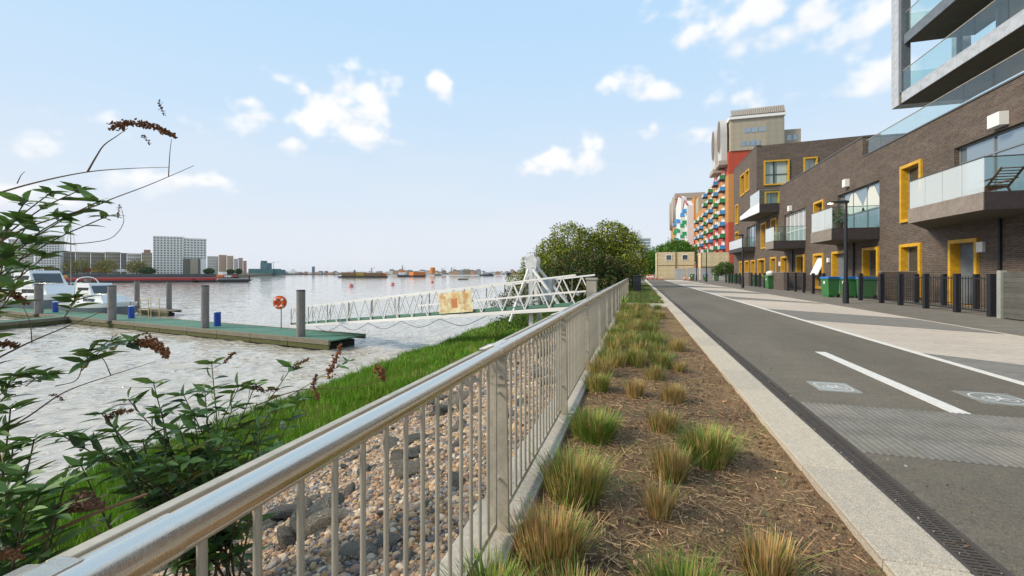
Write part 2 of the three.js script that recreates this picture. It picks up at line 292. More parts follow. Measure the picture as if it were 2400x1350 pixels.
// planting bed
{
  const edge = (X, t) => -.035 - .03 * sstep(-.25, .0, -Math.abs(X - .25) + .8) * 0 + .02 * fbm(X * 1.7, 2, t * 1.7, 3);
  const tone = (X, t) => { const a = fbm(X * 1.3 + 5, 3.3, t * .9, 4), m = sstep(.02, .28, a + .16 * (X - .3)), k = 1 + .5 * fbm(X * 3, 8, t * 3, 3); return [k * lerp(1, 1.22, m), k * lerp(1, 1.28, m), k * lerp(1, 1.12, m)]; };
  struct('planting_bed', sheet(-.60, 1.06, -1.2, 17.82, 52, 600, edge, { tone, amp: .016 }), M.soil);
  struct('far_planting_bed', sheet(-.60, 1.06, 19.3, 60, 12, 120, -.04, { tone: (X, t) => { const k = .8 + .3 * fbm(X * 2, 1, t * 2, 3); return [k * .75, k * 1.05, k * .6]; }, amp: .02 }), M.soil);
  struct('stone_strip', rbox(-.58, 1.046, -.1, .004, 17.8, 19.3, .008, 1), M.granite);
}
// concrete plinth under the railing
{
  const pl = new THREE.Group(); pl.name = 'plinth'; pl.userData.kind = 'structure'; scene.add(pl);
  for (let k = 0; k < 18; k++) part('coping_stone', rbox(-.86, -.575, -.45, .0, k * 2.8 - 3.2, k * 2.8 - .406, .01, 1), M.concrete, pl);
}
// river bank: riprap slope, then the marshy strip, then the bed of the river
const WATER = -2.5;
const bankY = (X, t) => { const b = (X > -5.2 ? lerp(-1.72, -.12, sstep(0, 1, (X + 5.2) / 4.4) * .35 + .65 * (X + 5.2) / 4.4) : X > -9.9 ? lerp(-2.52, -1.72, (X + 9.9) / 4.7) : lerp(-4.2, -2.52, (X + 16) / 6.1)); return b + .07 * fbm(X * .8, 5, t * .8, 3) + (X < -8.6 ? .12 * fbm(3, 5, t * .5, 3) : 0); };
const bankGrit = tex(512, (u, v) => { const a = n64(u, v), b = n128(u, v), c = n256(u, v); const k = .08 + a * .12 + b * .14 + (c - .5) * .1, h = n32(u + .4, v); return S(k * (1.0 + h * .25), k * .92, k * lerp(.62, .9, h)); }, .7);
const bank = struct('river_bank', sheet(-16, -.84, -8, 70, 80, 300, bankY), std([.8, .8, .8], .95, { map: bankGrit, bumpMap: M.soil.bumpMap, bumpScale: .04 }));
// pebbles nobody could count
{
  const shapes = [0, 1, 2].map((s) => { const g = new THREE.IcosahedronGeometry(1, 1), p = g.attributes.position; for (let i = 0; i < p.count; i++) { const x = p.getX(i), y = p.getY(i), z = p.getZ(i), k = 1 + .28 * noise.noise(x * 1.3 + s * 7, y * 1.3, z * 1.3); p.setXYZ(i, x * k, y * k * .62, z * k * (.72 + .1 * s)); } g.computeVertexNormals(); return g; });
  const cols = [[.40, .24, .115], [.42, .31, .20], [.27, .165, .095], [.21, .175, .15], [.52, .43, .32], [.09, .085, .09], [.33, .21, .14], [.38, .26, .15], [.15, .13, .115], [.48, .36, .23], [.22, .21, .21], [.30, .17, .08]];
  const r = rngOf(31), m4 = new THREE.Matrix4(), q = new THREE.Quaternion(), e = new THREE.Euler(), c = new THREE.Color();
  shapes.forEach((g, si) => {
    const n = 21000, im = new THREE.InstancedMesh(g, std([1, 1, 1], .75), n); im.name = ['pebbles', 'gravel', 'shingle'][si]; im.userData.kind = 'stuff'; im.userData.label = ['rounded tan and brown pebbles on the river bank', 'pale flint gravel between the rocks of the bank', 'small dark and rusty shingle on the bank slope'][si];
    for (let i = 0; i < n; i++) {
      const near = r() < .72, t = near ? .2 + Math.pow(r(), 1.25) * 6.2 : 4 + r() * 15, X = -.88 - Math.pow(r(), 1.1) * 4.35, s = (near ? .009 + Math.pow(r(), 2.4) * .021 : .015 + r() * .026);
      e.set(r() * .9 - .45, r() * 6.3, r() * .9 - .45); q.setFromEuler(e);
      m4.compose(V(X, bankY(X, t) + s * .25, t), q, new THREE.Vector3(s * (.8 + r() * .5), s * (.8 + r() * .4), s * (.8 + r() * .4))); im.setMatrixAt(i, m4);
      const k = cols[Math.floor(r() * cols.length)], b = .75 + r() * .5; im.setColorAt(i, c.setRGB(k[0] * b, k[1] * b, k[2] * b));
    }
    scene.add(shadowed(im));
  });
}
// the larger grey-green rocks of the riprap, one by one
{
  const r = rngOf(53);
  const shapes = Array.from({ length: 9 }, (_, s) => {
    let g = new THREE.IcosahedronGeometry(1, 2); const p = g.attributes.position, planes = Array.from({ length: 9 }, () => [new THREE.Vector3(r() - .5, r() - .5, r() - .5).normalize(), .62 + r() * .3]), v = new THREE.Vector3();
    for (let i = 0; i < p.count; i++) { v.fromBufferAttribute(p, i); for (const [n, d] of planes) { const k = v.dot(n); if (k > d) v.addScaledVector(n, d - k); } const j = 1 + .05 * noise.noise(v.x * 3, v.y * 3, v.z * 3 + s); p.setXYZ(i, v.x * j, v.y * j * .55, v.z * j * .78); }
    g = toCreasedNormals(g, .45); return uvMetres(g);
  });
  const rt = tex(256, (u, v) => { const k = .62 + n32(u, v) * .3 + n128(u, v) * .25 + (n16(u * 1, v * 4 % 1) - .5) * .2; return [k, k, k]; }, .9);
  const mats = [[.36, .37, .32], [.46, .44, .375], [.27, .27, .245], [.54, .48, .385], [.36, .32, .27]].map((k) => std(k, .85, { map: rt, bumpMap: rt, bumpScale: .2 }));
  for (let i = 0; i < 290; i++) {
    const t = i < 170 ? .25 + Math.pow(r(), 1.2) * 5 : 3 + r() * 14, X = -.92 - r() * 4.25, s = (.03 + Math.pow(r(), 2.2) * .12) * (t > 6 ? 1.5 : 1);
    const m = part('rock', shapes[Math.floor(r() * 9)], mats[Math.floor(r() * 5)], bank, V(X, bankY(X, t) + s * .18, t));
    m.rotation.set((r() - .5) * .9, r() * 6.3, .25 + (r() - .5) * .8); m.scale.set(s * (1 + r() * .7), s * (.8 + r() * .5), s);
  }
}
// marsh grass along the water
function bladeClump(n, h, lean, wd, seed) {
  const r = rngOf(seed), pos = [], nor = [], idx = [];
  for (let i = 0; i < n; i++) {
    const a = r() * 6.283, b = r() * 6.283, L = h * (.6 + r() * .5), l = lean * (.3 + r()), x0 = (r() - .5) * .16, z0 = (r() - .5) * .16, w = wd * (.7 + r() * .6), cx = Math.cos(a) * w, cz = Math.sin(a) * w, lx = Math.cos(b) * l * L, lz = Math.sin(b) * l * L, o = pos.length / 3;
    pos.push(x0 - cx, 0, z0 - cz, x0 + cx, 0, z0 + cz, x0 - cx * .8 + lx * .3, L * .55, z0 - cz * .8 + lz * .3, x0 + cx * .8 + lx * .3, L * .55, z0 + cz * .8 + lz * .3, x0 + lx, L, z0 + lz);
    for (let k = 0; k < 5; k++) nor.push(-Math.sin(a) * .5, .75, Math.cos(a) * .5);
    idx.push(o, o + 1, o + 3, o, o + 3, o + 2, o + 2, o + 3, o + 4);
  }
  const g = new THREE.BufferGeometry(); g.setAttribute('position', new THREE.Float32BufferAttribute(pos, 3)); g.setIndex(idx); g.computeVertexNormals(); return g;
}
{
  const r = rngOf(91), c = new THREE.Color(), m4 = new THREE.Matrix4(), q = new THREE.Quaternion(), up = new THREE.Vector3(0, 1, 0);
  const gm = std([1, 1, 1], .6, { side: THREE.DoubleSide });
  const lay = (name, label, geo, n, x0, x1, t0, t1, s0, s1, dead) => {
    const im = new THREE.InstancedMesh(geo, gm, n); im.name = name; im.userData = { kind: 'stuff', label };
    for (let i = 0; i < n; i++) {
      let X, t; do { t = t0 + Math.pow(r(), 1.45) * (t1 - t0); X = lerp(x0, x1, r()) + 1.1 * fbm(2, 2, t * .45, 4) * 1.6; } while (fbm(X * .9, 7, t * .5, 3) < -.16 && r() < .86);
      const s = lerp(s0, s1, r()) * (1 + .5 * fbm(X * .7, 3, t * .7, 2)) * (1 + t * .008); q.setFromAxisAngle(up, r() * 6.3);
      m4.compose(V(X, bankY(X, t) - .03, t), q, new THREE.Vector3(s * (1 + t * .02), s, s * (1 + t * .02))); im.setMatrixAt(i, m4);
      const pt = fbm(X * .8, 4, t * .6, 3), k = (.7 + r() * .65) * (1 + pt * .7), d = r() < dead * (1 + 6 * sstep(.05, .3, pt)) ? 1 : 0, y = r() * .5 + sstep(.0, .3, -pt) * .5; im.setColorAt(i, d ? c.setRGB(.28 * k, .22 * k, .08 * k) : c.setRGB((.105 + .10 * y) * k, (.255 + .07 * y) * k, .008 * k));
    }
    scene.add(shadowed(im));
  };
  lay('marsh_grass', 'bright green marsh grass along the water edge', bladeClump(12, .38, .25, .006, 3), 24000, -9.3, -5.15, .8, 36, .75, 1.2, .05);
  lay('bank_grass', 'short rough grass among stones near the shrub', bladeClump(8, .2, .5, .005, 5), 1500, -5.3, -4.2, .2, 22, .6, 1.3, .25);
  lay('far_bank_grass', 'grass covering the bank beyond the gangway', bladeClump(10, .34, .4, .012, 6), 5000, -9, -.95, 18, 52, .8, 1.5, .1);
}
// the river
{
  const pos = [], uv = [], idx = [], NR = 900, NA = 420, a0 = -78 * Math.PI / 180, a1 = 12 * Math.PI / 180;
  const wave = (X, t) => { let h = 0; const ws = [[2.9, .4, .024], [1.9, .85, .022], [1.25, .1, .019], [.85, .65, .014], [.62, .3, .010], [4.3, 0, .024]]; for (const [L, d, a] of ws) { const w = 1.3 * fbm(X / L * .3 + d, L, t / L * .3, 2); h += a * (1 - Math.abs(Math.sin((X * Math.cos(d + 1.9) + t * Math.sin(d + 1.9)) * Math.PI / L + w * 3.2))) * 2; } return h - .12 + .10 * fbm(X * .5, 2, t * .5, 3); };
  for (let j = 0; j <= NR; j++) { const r = 5 * Math.pow(800, Math.pow(j / NR, 1.15)); for (let i = 0; i <= NA; i++) { const a = lerp(a0, a1, i / NA), X = Math.sin(a) * r, t = Math.cos(a) * r, fade = 1 / (1 + Math.pow(r / 48, 3)); pos.push(X, WATER + (fade > .02 ? wave(X, t) * fade : 0), -t); const g = 1 / (1 + r / 45); const al = -X * .637 + t * .771, ac = X * .771 + t * .637; uv.push(ac * g * .42, al * g); } }
  for (let j = 0; j < NR; j++) for (let i = 0; i < NA; i++) { const a = j * (NA + 1) + i; idx.push(a, a + 1, a + NA + 2, a, a + NA + 2, a + NA + 1); }
  const g = new THREE.BufferGeometry(); g.setAttribute('position', new THREE.Float32BufferAttribute(pos, 3)); g.setAttribute('uv', new THREE.Float32BufferAttribute(uv, 2)); g.setIndex(idx); g.computeVertexNormals();
  const rip = tex(1024, (u, v) => { const w = n16(u, v) * .06, k = (1 - Math.abs(2 * n16(u + w, v * 2 % 1) - 1)) * .3 + (1 - Math.abs(2 * n32(u, v + w) - 1)) * .3 + (1 - Math.abs(2 * n64(u + w, v) - 1)) * .25 + n128(u, v) * .15; return [k, k, k]; }, 1 / 7, 1 / 7, false);
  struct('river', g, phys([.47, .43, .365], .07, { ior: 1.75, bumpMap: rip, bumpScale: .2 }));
}

// ---------- the railing ----------
{
  const X = -.675, RY = .905, P0 = .235, SP = 1.865, N = 22;
  const rail = thing('railing', 'stainless steel railing running along the edge of the planting bed', 'railing', [X, 0, 0]);
  const tEnd = P0 + SP * (N - 1) + .1;
  const hr = part('handrail', rod(V(0, RY, -1.2), V(0, RY, tEnd), .0305, .0305, 40), M.steel, rail);
  for (let k = 0; k < N; k++) {                                     // socket that carries tube and rear bar at each post
    const t = P0 + SP * k;
    part('socket', rod(V(0, RY, t - .06), V(0, RY, t + .25), .0328, .0328, 40), M.steel, hr);
    const sad = plate([[-.0, -.0], [-.06, -.024], [-.104, -.024], [-.104, .003], [-.08, .008], [-.04, .026], [-.0, .030]], .15, [], .004).translate(0, RY, -t - .14);
    part('saddle', uvMetres(sad), M.steel, hr);
  }
  for (let k = 0; k < N - 1; k++) { const a = P0 + SP * k; part('rear_bar', rbox(-.102, -.077, RY - .024, RY + .003, a + .155, a + SP - .06, .003, 1), M.steelMatt, rail); }
  part('rear_bar', rbox(-.102, -.077, RY - .024, RY + .003, -1.2, P0 - .06, .003, 1), M.steelMatt, rail);
  const postG = uvMetres(plate([[-.056, 0], [.05, 0], [.036, RY - .05], [-.045, RY - .05]], .018, [], .0025)), capG = uvMetres(plate(rect(-.043, .035, RY - .16, RY - .03), .012, [], .002)), boltG = new THREE.CylinderGeometry(.009, .009, .008, 10).rotateX(Math.PI / 2), pinG = new THREE.CylinderGeometry(.007, .007, .075, 8).rotateX(Math.PI / 2), footG = box(-.062, .056, .001, .012, -.03, .045);
  const barG = new THREE.CylinderGeometry(.0078, .0078, RY - .10, 10).translate(0, (RY - .10) / 2 + .075, 0);
  const stileG = rbox(-.008, .008, .045, RY - .02, -.008, .008, .002, 1);
  for (let k = 0; k < N; k++) {
    const t = P0 + SP * k, z = (dz) => new THREE.Vector3(0, 0, -(t + dz));
    const post = part('post', postG, M.steelMatt, rail, z(0));
    part('cap_plate', capG, M.steelMatt, post, new THREE.Vector3(0, 0, .019));
    for (const [bx, by] of [[-.022, RY - .125], [.014, RY - .125]]) part('bolt', boltG, M.steelDark, post, new THREE.Vector3(bx, by, .034));
    if (k === N - 1) break;
    const a = t + .085, b = t + SP - .075;
    const pan = part('panel_frame', merge([box(-.006, .006, .045, .075, a, b), box(-.006, .006, RY - .035, RY - .02, a, b), stileG.clone().translate(0, 0, -a), stileG.clone().translate(0, 0, -b)]), M.steelMatt, rail);
    for (const y of [.27, .70]) for (const dz of [.05, SP - .035]) part('fixing_pin', pinG, M.steel, pan, new THREE.Vector3(0, y, -(t + dz)));
    const n = 16, bars = [];
    for (let i = 1; i < n; i++) { const tt = lerp(a, b, i / n); if (k < 17) part('baluster', barG, M.steelMatt, pan, new THREE.Vector3(0, 0, -tt)); else bars.push(barG.clone().translate(0, 0, -tt)); }
    if (bars.length) part('balusters', merge(bars), M.steelMatt, pan).userData.kind = 'stuff';
  }
}
// ---------- brick terrace and its neighbours ----------
const XF = 12.5;
// a window or door in a wall facing the river (outline in t, y)
function yellowWindow(root, t0, t1, y0, y1, kind = 'window', X = XF) {
  const w = .15, out = rect(t0, t1, y0, y1), inn = kind === 'door' ? rect(t0 + w, t1 - w, y0 + .012, y1 - w) : rect(t0 + w, t1 - w, y0 + w, y1 - w);
  const frame = wpart(kind === 'door' ? 'door_surround' : 'window_surround', uvMetres(wallYT(out, [inn], X - .09, .44)), M.yellow, root);
  const a0 = t0 + w, a1 = t1 - w, b0 = kind === 'door' ? y0 : y0 + w, b1 = y1 - w, fr = .055;
  if (kind === 'door') {
    wpart('door', rbox(X + .24, X + .29, b0 + .012, b1 - .004, a0 + .3 * 0 + .01, a1 - .01, .006, 1), M.doorGrey, root, frame);
    wpart('handle', rbox(X + .19, X + .24, 1.0, 1.04, a0 + .12, a0 + .26, .01, 2), M.steel, root, frame);
    return frame;
  }
  wpart('sash', uvMetres(wallYT(rect(a0 + .002, a1 - .002, b0 + .002, b1 - .002), [rect(a0 + fr, a1 - fr, b0 + fr, b1 - fr)], X + .22, .06)), M.frameGrey, root, frame);
  wpart('pane', box(X + .245, X + .255, b0 + fr, b1 - fr, a0 + fr, a1 - fr), M.windowDark, root, frame);
  if (b1 - b0 > 2) wpart('transom', box(X + .21, X + .285, b0 + .95, b0 + 1.01, a0 + fr, a1 - fr), M.frameGrey, root, frame);
  return frame;
}
function glazing(root, t0, t1, y0, y1, cols, mid, pane = M.windowBlue, X = XF, frameMat = M.frameGrey) {    // a big glazed opening: frame, mullions, panes
  const f = wpart('glazing_frame', uvMetres(wallYT(rect(t0 + .003, t1 - .003, y0, y1 - .003), [rect(t0 + .07, t1 - .07, y0 + .07, y1 - .07)], X + .18, .08)), frameMat, root);
  for (let i = 0; i < cols; i++) {
    const a = lerp(t0 + .07, t1 - .07, i / cols), b = lerp(t0 + .07, t1 - .07, (i + 1) / cols);
    if (i) wpart('mullion', box(X + .17, X + .27, y0 + .07, y1 - .07, a - .035, a + .035), frameMat, root, f);
    wpart('pane', box(X + .215, X + .225, y0 + .07, mid ? mid - .03 : y1 - .07, a + .03, b - .03), pane, root, f);
    if (mid) { wpart('pane', box(X + .215, X + .225, mid + .03, y1 - .07, a + .03, b - .03), pane, root, f); wpart('transom', box(X + .175, X + .265, mid - .03, mid + .03, a + .035, b - .035), frameMat, root, f); }
  }
  return f;
}
// a cantilevered balcony with an angled far side: slab, glass panels, handrail
function balcony(root, n0, n1, wallEnd, X0, yTop, yBot, hGlass, { front = M.balconyTaupe, panes = 4, glass = M.glassTeal, frontGlass } = {}) {
  const top = [[XF - .002, n0], [X0, n0], [X0, n1], [XF - .002, wallEnd]];
  const poly = (ins) => top.map(([x, t], i) => [i === 1 || i === 2 ? x + ins : x, i < 2 ? t + ins : t - ins]);
  const slab = (pts, y0, y1) => { const s = new THREE.Shape(pts.map(([x, t]) => new THREE.Vector2(x, t))); return new THREE.ExtrudeGeometry(s, { depth: y1 - y0, bevelEnabled: false }).rotateX(-Math.PI / 2).translate(0, y0, 0); };
  const b = wpart('balcony', uvMetres(slab(poly(.03), yBot + .01, yTop - .02)), M.balconyBrown, root);
  // fascia boards stand proud of the slab
  wpart('fascia', uvMetres(box(X0 - .0, X0 + .028, yBot, yTop, n0, n1)), front, root, b);
  wpart('fascia', uvMetres(box(X0 + .03, XF - .004, yBot, yTop, n0, n0 + .028)), M.balconyBrown, root, b);
  wpart('soffit', uvMetres(slab(poly(.06), yBot - .012, yBot + .008)), M.soffit, root, b);
  const ft = lerp(n0, n1, 0);
  for (let i = 0; i < panes; i++) { const a = lerp(n0 + .04, n1, i / panes), c = lerp(n0 + .04, n1, (i + 1) / panes); wpart('glass_panel', box(X0 + .05, X0 + .064, yTop - .05, yTop + hGlass, a + .012, c - .012), frontGlass || M.glassFront, root, b); }
  const sw = XF - X0 - .1, k = Math.max(1, Math.round(sw / 1.1));
  for (let i = 0; i < k; i++) { const a = X0 + .07 + sw * i / k, c = X0 + .07 + sw * (i + 1) / k; wpart('glass_panel', box(a + .012, c - .012, yTop - .05, yTop + hGlass, n0 + .05, n0 + .064), glass, root, b); }
  wpart('handrail', box(X0 + .04, X0 + .075, yTop + hGlass, yTop + hGlass + .03, n0 + .03, n1), M.frameDark, root, b);
  wpart('handrail', box(X0 + .076, XF - .01, yTop + hGlass, yTop + hGlass + .03, n0 + .035, n0 + .075), M.frameDark, root, b);
  const fx = [X0 + .06, n1], gx = [XF, wallEnd]; 
  wpart('glass_panel', beam(V(fx[0], yTop + hGlass / 2 - .02, fx[1]), V(gx[0] - .02, yTop + hGlass / 2 - .02, gx[1] - .02), .014, hGlass), glass, root, b);
  return b;
}
{
  const root = thing('brick_terrace', 'long dark brown brick terrace with yellow window surrounds and glass balconies', 'building', [XF, 0, 32]);
  const GF = [[20.97, 22.58, 0, 2.64, 'door'], [24.47, 26.13, .14, 2.69], [28.16, 29.88, .9, 2.71], [31.98, 34.04, 0, 2.69, 'door'], [35.5, 37.3, .14, 2.69], [39.14, 40.92, .9, 2.74], [43.04, 44.93, .9, 2.75], [46.46, 48.3, .9, 2.8], [50.2, 53.0, .9, 2.78]];
  const FF = [[24.41, 26.09, 3.75, 6.53], [35.44, 37.2, 4.0, 6.47], [46.33, 48.1, 4.0, 6.52], [49.74, 51.66, 3.79, 6.48]];
  const PAT = [[15.2, 22.36, 3.78, 6.42], [28.16, 33.32, 3.78, 6.33], [39.01, 44.2, 3.84, 6.4]];
  const holes = [...GF.map((g) => g[4] === 'door' ? rect(g[0] + .01, g[1] - .01, .012, g[3] - .01) : rect(g[0] + .01, g[1] - .01, g[2] + .01, g[3] - .01)), ...FF.map((g) => rect(g[0] + .01, g[1] - .01, g[2] + .01, g[3] - .01)), ...PAT.map((g) => rect(...g))];
  wpart('wall', uvMetres(wallYT([[6, 0], [53.73, 0], [53.73, 7.72], [45.55, 7.72], [45.55, 9.16], [29.98, 9.16], [29.98, 8.0], [6, 8.0]], holes, XF, .4)), M.brick, root);
  wpart('inner_wall', box(XF + 1.2, XF + 1.5, 0, 7.6, 6, 53.7), M.room, root);
  wpart('floor', box(XF + .41, XF + 1.2, 3.3, 3.7, 6, 53.7), M.room, root);
  wpart('ceiling', box(XF + .41, XF + 1.2, 6.7, 7.0, 6, 53.7), M.room, root);
  wpart('roof', box(XF + .41, 24, 7.3, 7.7, 6, 53.7), M.concreteGrey, root);
  wpart('parapet_return', box(XF + .41, 15.2, 7.71, 9.15, 29.98, 30.35), M.brick, root);
  wpart('parapet_return', box(XF + .41, 15.2, 7.71, 9.15, 45.2, 45.54), M.brick, root);
  wpart('end_wall', box(XF + .42, 24, 0, 7.3, 5.6, 5.98), M.brick, root);
  const coping = std([.10, .10, .105], .5);
  wpart('coping', box(XF - .04, XF + .45, 9.161, 9.23, 29.95, 45.58), coping, root);
  wpart('coping', box(XF - .04, XF + .45, 8.001, 8.06, 6, 29.94), coping, root);
  wpart('coping', box(XF + .45, 15.2, 9.161, 9.22, 29.95, 30.38), coping, root);
  for (const g of GF) yellowWindow(root, g[0], g[1], g[2], g[3], g[4]);
  for (const g of FF) yellowWindow(root, ...g);
  glazing(root, 15.2, 22.36, 3.78, 6.42, 4, 5.75);
  glazing(root, 28.16, 33.32, 3.78, 6.33, 3, 4.9, M.windowBlue);
  glazing(root, 39.01, 44.2, 3.84, 6.4, 5, 4.85, phys([.32, .33, .33], .06, { ior: 1.9 }), XF, M.white);
  // pale blinds drawn to a point behind the upper panes of the middle glazing
  for (const [a, b, m] of [[28.3, 30.6, 29.4], [30.2, 33, 31.6]]) wpart('curtain', uvMetres(wallYT([[a, 4.95], [b, 4.95], [m + .25, 6.22], [m - .25, 6.22]], [], XF + .195, .012)), M.curtain, root);
  // window hung open
  { const g = V(XF + .02, 0, 0); const p = wpart('open_casement', beam(V(XF + .2, 2.4, 36.4), V(XF - .32, 1.15, 36.4), 1.35, .05), M.white, root); }
  // balconies
  balcony(root, 17.12, 21.05, 24.2, 10.3, 3.82, 3.26, 1.08, { panes: 4 });
  balcony(root, 28.12, 31.13, 33.6, 10.25, 3.76, 3.12, 1.16, { panes: 3 });
  balcony(root, 39.0, 41.34, 44.4, 10.26, 3.84, 3.22, 1.1, { panes: 3 });
  // roof-terrace balustrade in front of the tower
  { const bal = wpart('roof_balustrade', box(XF + .12, XF + .17, 8.062, 8.10, 6, 29.9), M.frameDark, root); let a = 29.9; for (let i = 0; a > 7; i++) { const b = a - 1.57; wpart('glass_panel', box(XF + .135, XF + .149, 8.09, 8.92, b + .012, a - .012), M.glass, root, bal); a = b; } wpart('handrail', box(XF + .12, XF + .165, 8.92, 8.95, 6, 29.9), M.steelMatt, root, bal); }
  // downpipes, vents and boxes
  for (const [t, y0, y1] of [[19.9, 0.1, 3.24], [30.97, 0.1, 3.1], [41.8, 0.1, 3.2]]) wpart('downpipe', rod(V(XF - .07, y0, t), V(XF - .07, y1, t), .055, .055, 12), M.black, root);
  const vent = std([.78, .77, .75], .5);
  for (const [t0, t1, y0, y1, d] of [[19.55, 20.1, 6.52, 7.0, .3], [20.63, 21.0 - .05, 2.07, 2.47, .12], [31.6, 32.0, 6.62, 7.1, .26], [42.1, 42.5, 6.55, 7.0, .26], [34.5, 34.75, 2.0, 2.3, .12], [45.2, 45.5, 1.9, 2.3, .1]]) wpart('vent_box', rbox(XF - d, XF - .002, y0, y1, t0, t1, .015, 2), vent, root);
  for (const t of [23.4, 34.75, 38.1]) wpart('movement_joint', box(XF - .003, XF + .01, t > 30 ? 3.1 : 0, t > 30 ? 9.1 : 7.95, t - .009, t + .009), std([.10, .09, .08], .9), root);
  // penthouse behind the roof terrace
  wpart('penthouse_wall', box(16.5, 17, 7.72, 9.35, 24.5, 29.9), M.brickPale, root);
  wpart('penthouse_door', box(16.44, 16.49, 7.75, 9.3, 26, 27.4), M.windowBlue, root);
  wpart('chimney', box(18, 18.6, 7.71, 10.9, 33.4, 34.0), M.balconyTaupe, root);
  wpart('wall_light', rbox(XF - .16, XF - .002, 5.25, 5.5, 33.9, 34.1, .02, 2), M.steelDark, root);
}
{
  const root = thing('brick_block', 'taller dark brown brick block at the far end of the terrace', 'building', [XF, 0, 59.7]);
  const GF = [[54.12, 56.03, .9, 2.72], [57.04, 59.03, .9, 2.73], [60.56, 62.0, .9, 2.73]], UP = [[56.84, 58.74, 11, 13.57], [59.19, 61.51, 10.95, 13.6], [62.75, 64.57, 7.72, 10.3], [62.6, 64.4, 4.25, 6.7]], PAT = [[54.2, 58.4, 4.22, 6.7]];
  const holes = [...GF, ...UP].map((g) => rect(g[0] + .01, g[1] - .01, g[2] + .01, g[3] - .01)).concat(PAT.map((g) => rect(...g)));
  wpart('wall', uvMetres(wallYT(rect(53.75, 65.66, 0, 15.3), holes, XF, .4)), M.brick, root);
  const RW = [[13.21, 15.69, 10.88, 13.6], [17.02, 18.33, 11.9, 13.68], [13.3, 14.75, 7.75, 10.2]];
  wpart('gable_wall', uvMetres(wallXY([[XF + .402, 7.31], [24, 7.31], [24, 15.62], [XF + .402, 15.3]], RW.map((g) => rect(g[0] + .01, g[1] - .01, g[2] + .01, g[3] - .01)), 53.76, .36)), M.brick, root);
  wpart('roof', box(XF + .41, 24, 14.9, 15.2, 54.2, 65.6), M.concreteGrey, root);
  wpart('inner_wall', box(XF + 1.2, XF + 1.5, 0, 14.8, 54.9, 65.6), M.room, root);
  wpart('inner_wall', box(XF + 1.6, 24, 7.4, 14.8, 54.9, 55.2), M.room, root);
  wpart('end_wall', box(XF + .41, 24, 0, 15.28, 65.3, 65.64), M.brick, root);
  wpart('coping', box(XF - .04, XF + .45, 15.301, 15.36, 53.7, 65.7), std([.10, .10, .105], .5), root);
  for (const g of [...GF, ...UP]) yellowWindow(root, ...g);
  for (const [x0, x1, y0, y1] of RW) {
    const w = .15, fr = wpart('window_surround', uvMetres(wallXY(rect(x0, x1, y0, y1), [rect(x0 + w, x1 - w, y0 + w, y1 - w)], 53.66, .42)), M.yellow, root);
    const a0 = x0 + w, a1 = x1 - w, b0 = y0 + w, b1 = y1 - w;
    wpart('pane', box(a0, a1, b0, b1, 53.95, 53.96), phys([.16, .21, .20], .05, { ior: 1.8 }), root, fr);
    wpart('curtain', box(a0 + .05, a0 + (a1 - a0) * .38, b0, b1, 53.93, 53.945), std([.40, .48, .44], .9), root, fr);
    if (x1 - x0 > 2) { wpart('curtain', box(a0 + (a1 - a0) * .55, a1 - .05, b0, b1, 53.93, 53.945), std([.40, .48, .44], .9), root, fr); wpart('mullion', box(a0 + (a1 - a0) * .36, a0 + (a1 - a0) * .43, b0, b1, 53.88, 53.925), M.frameDark, root, fr); wpart('transom', box(a0, a1, b0 + 1.0, b0 + 1.08, 53.87, 53.92), M.frameDark, root, fr); }
  }
  glazing(root, 54.2, 58.4, 4.22, 6.7, 3, 0);
  balcony(root, 54.3, 62.5, 65.4, 11.3, 4.2, 3.75, 1.05, { panes: 6, front: M.balconyBrown });
}
{ // balcony E between the two blocks, with a white front
  const root = thing('terrace_balcony', 'wedge-shaped upper balcony with a white front where the two brick blocks meet', 'balcony', [XF, 6.75, 49]);
  const XE = 10.81, slab = (pts, y0, y1) => new THREE.ExtrudeGeometry(new THREE.Shape(pts.map(([x, t]) => new THREE.Vector2(x, t))), { depth: y1 - y0, bevelEnabled: false }).rotateX(-Math.PI / 2).translate(0, y0, 0);
  wpart('slab', uvMetres(slab([[XF - .003, 45.6], [XE + .03, 45.6], [XE + .03, 53.6], [XF - .003, 53.6]], 6.98, 7.68)), M.balconyBrown, root);
  wpart('soffit', uvMetres(slab([[XF - .003, 45.7], [XE + .08, 45.7], [XE + .08, 53.5], [XF - .003, 53.5]], 6.96, 6.978)), M.soffit, root);
  wpart('side_fascia', box(XE + .032, XF - .004, 6.95, 7.75, 45.57, 45.598), M.balconyBrown, root);
  wpart('front_fascia', uvMetres(wallYT([[45.57, 6.95], [53.6, 7.12], [53.6, 7.5], [49, 7.8], [45.57, 7.8]], [], XE, .03)), M.white, root);
  wpart('white_panel', box(XE + .01, XE + .04, 7.801, 9.02, 45.6, 49), M.glassFront, root);
  wpart('glass_panel', box(XE + .05, 11.65, 7.7, 9.02, 45.62, 45.634), M.glassTeal, root);
  wpart('glass_panel', box(11.68, XF - .02, 7.7, 9.02, 45.62, 45.634), M.glassTeal, root);
  wpart('handrail', box(XE, XF - .01, 9.021, 9.05, 45.6, 45.65), M.steelMatt, root);
}
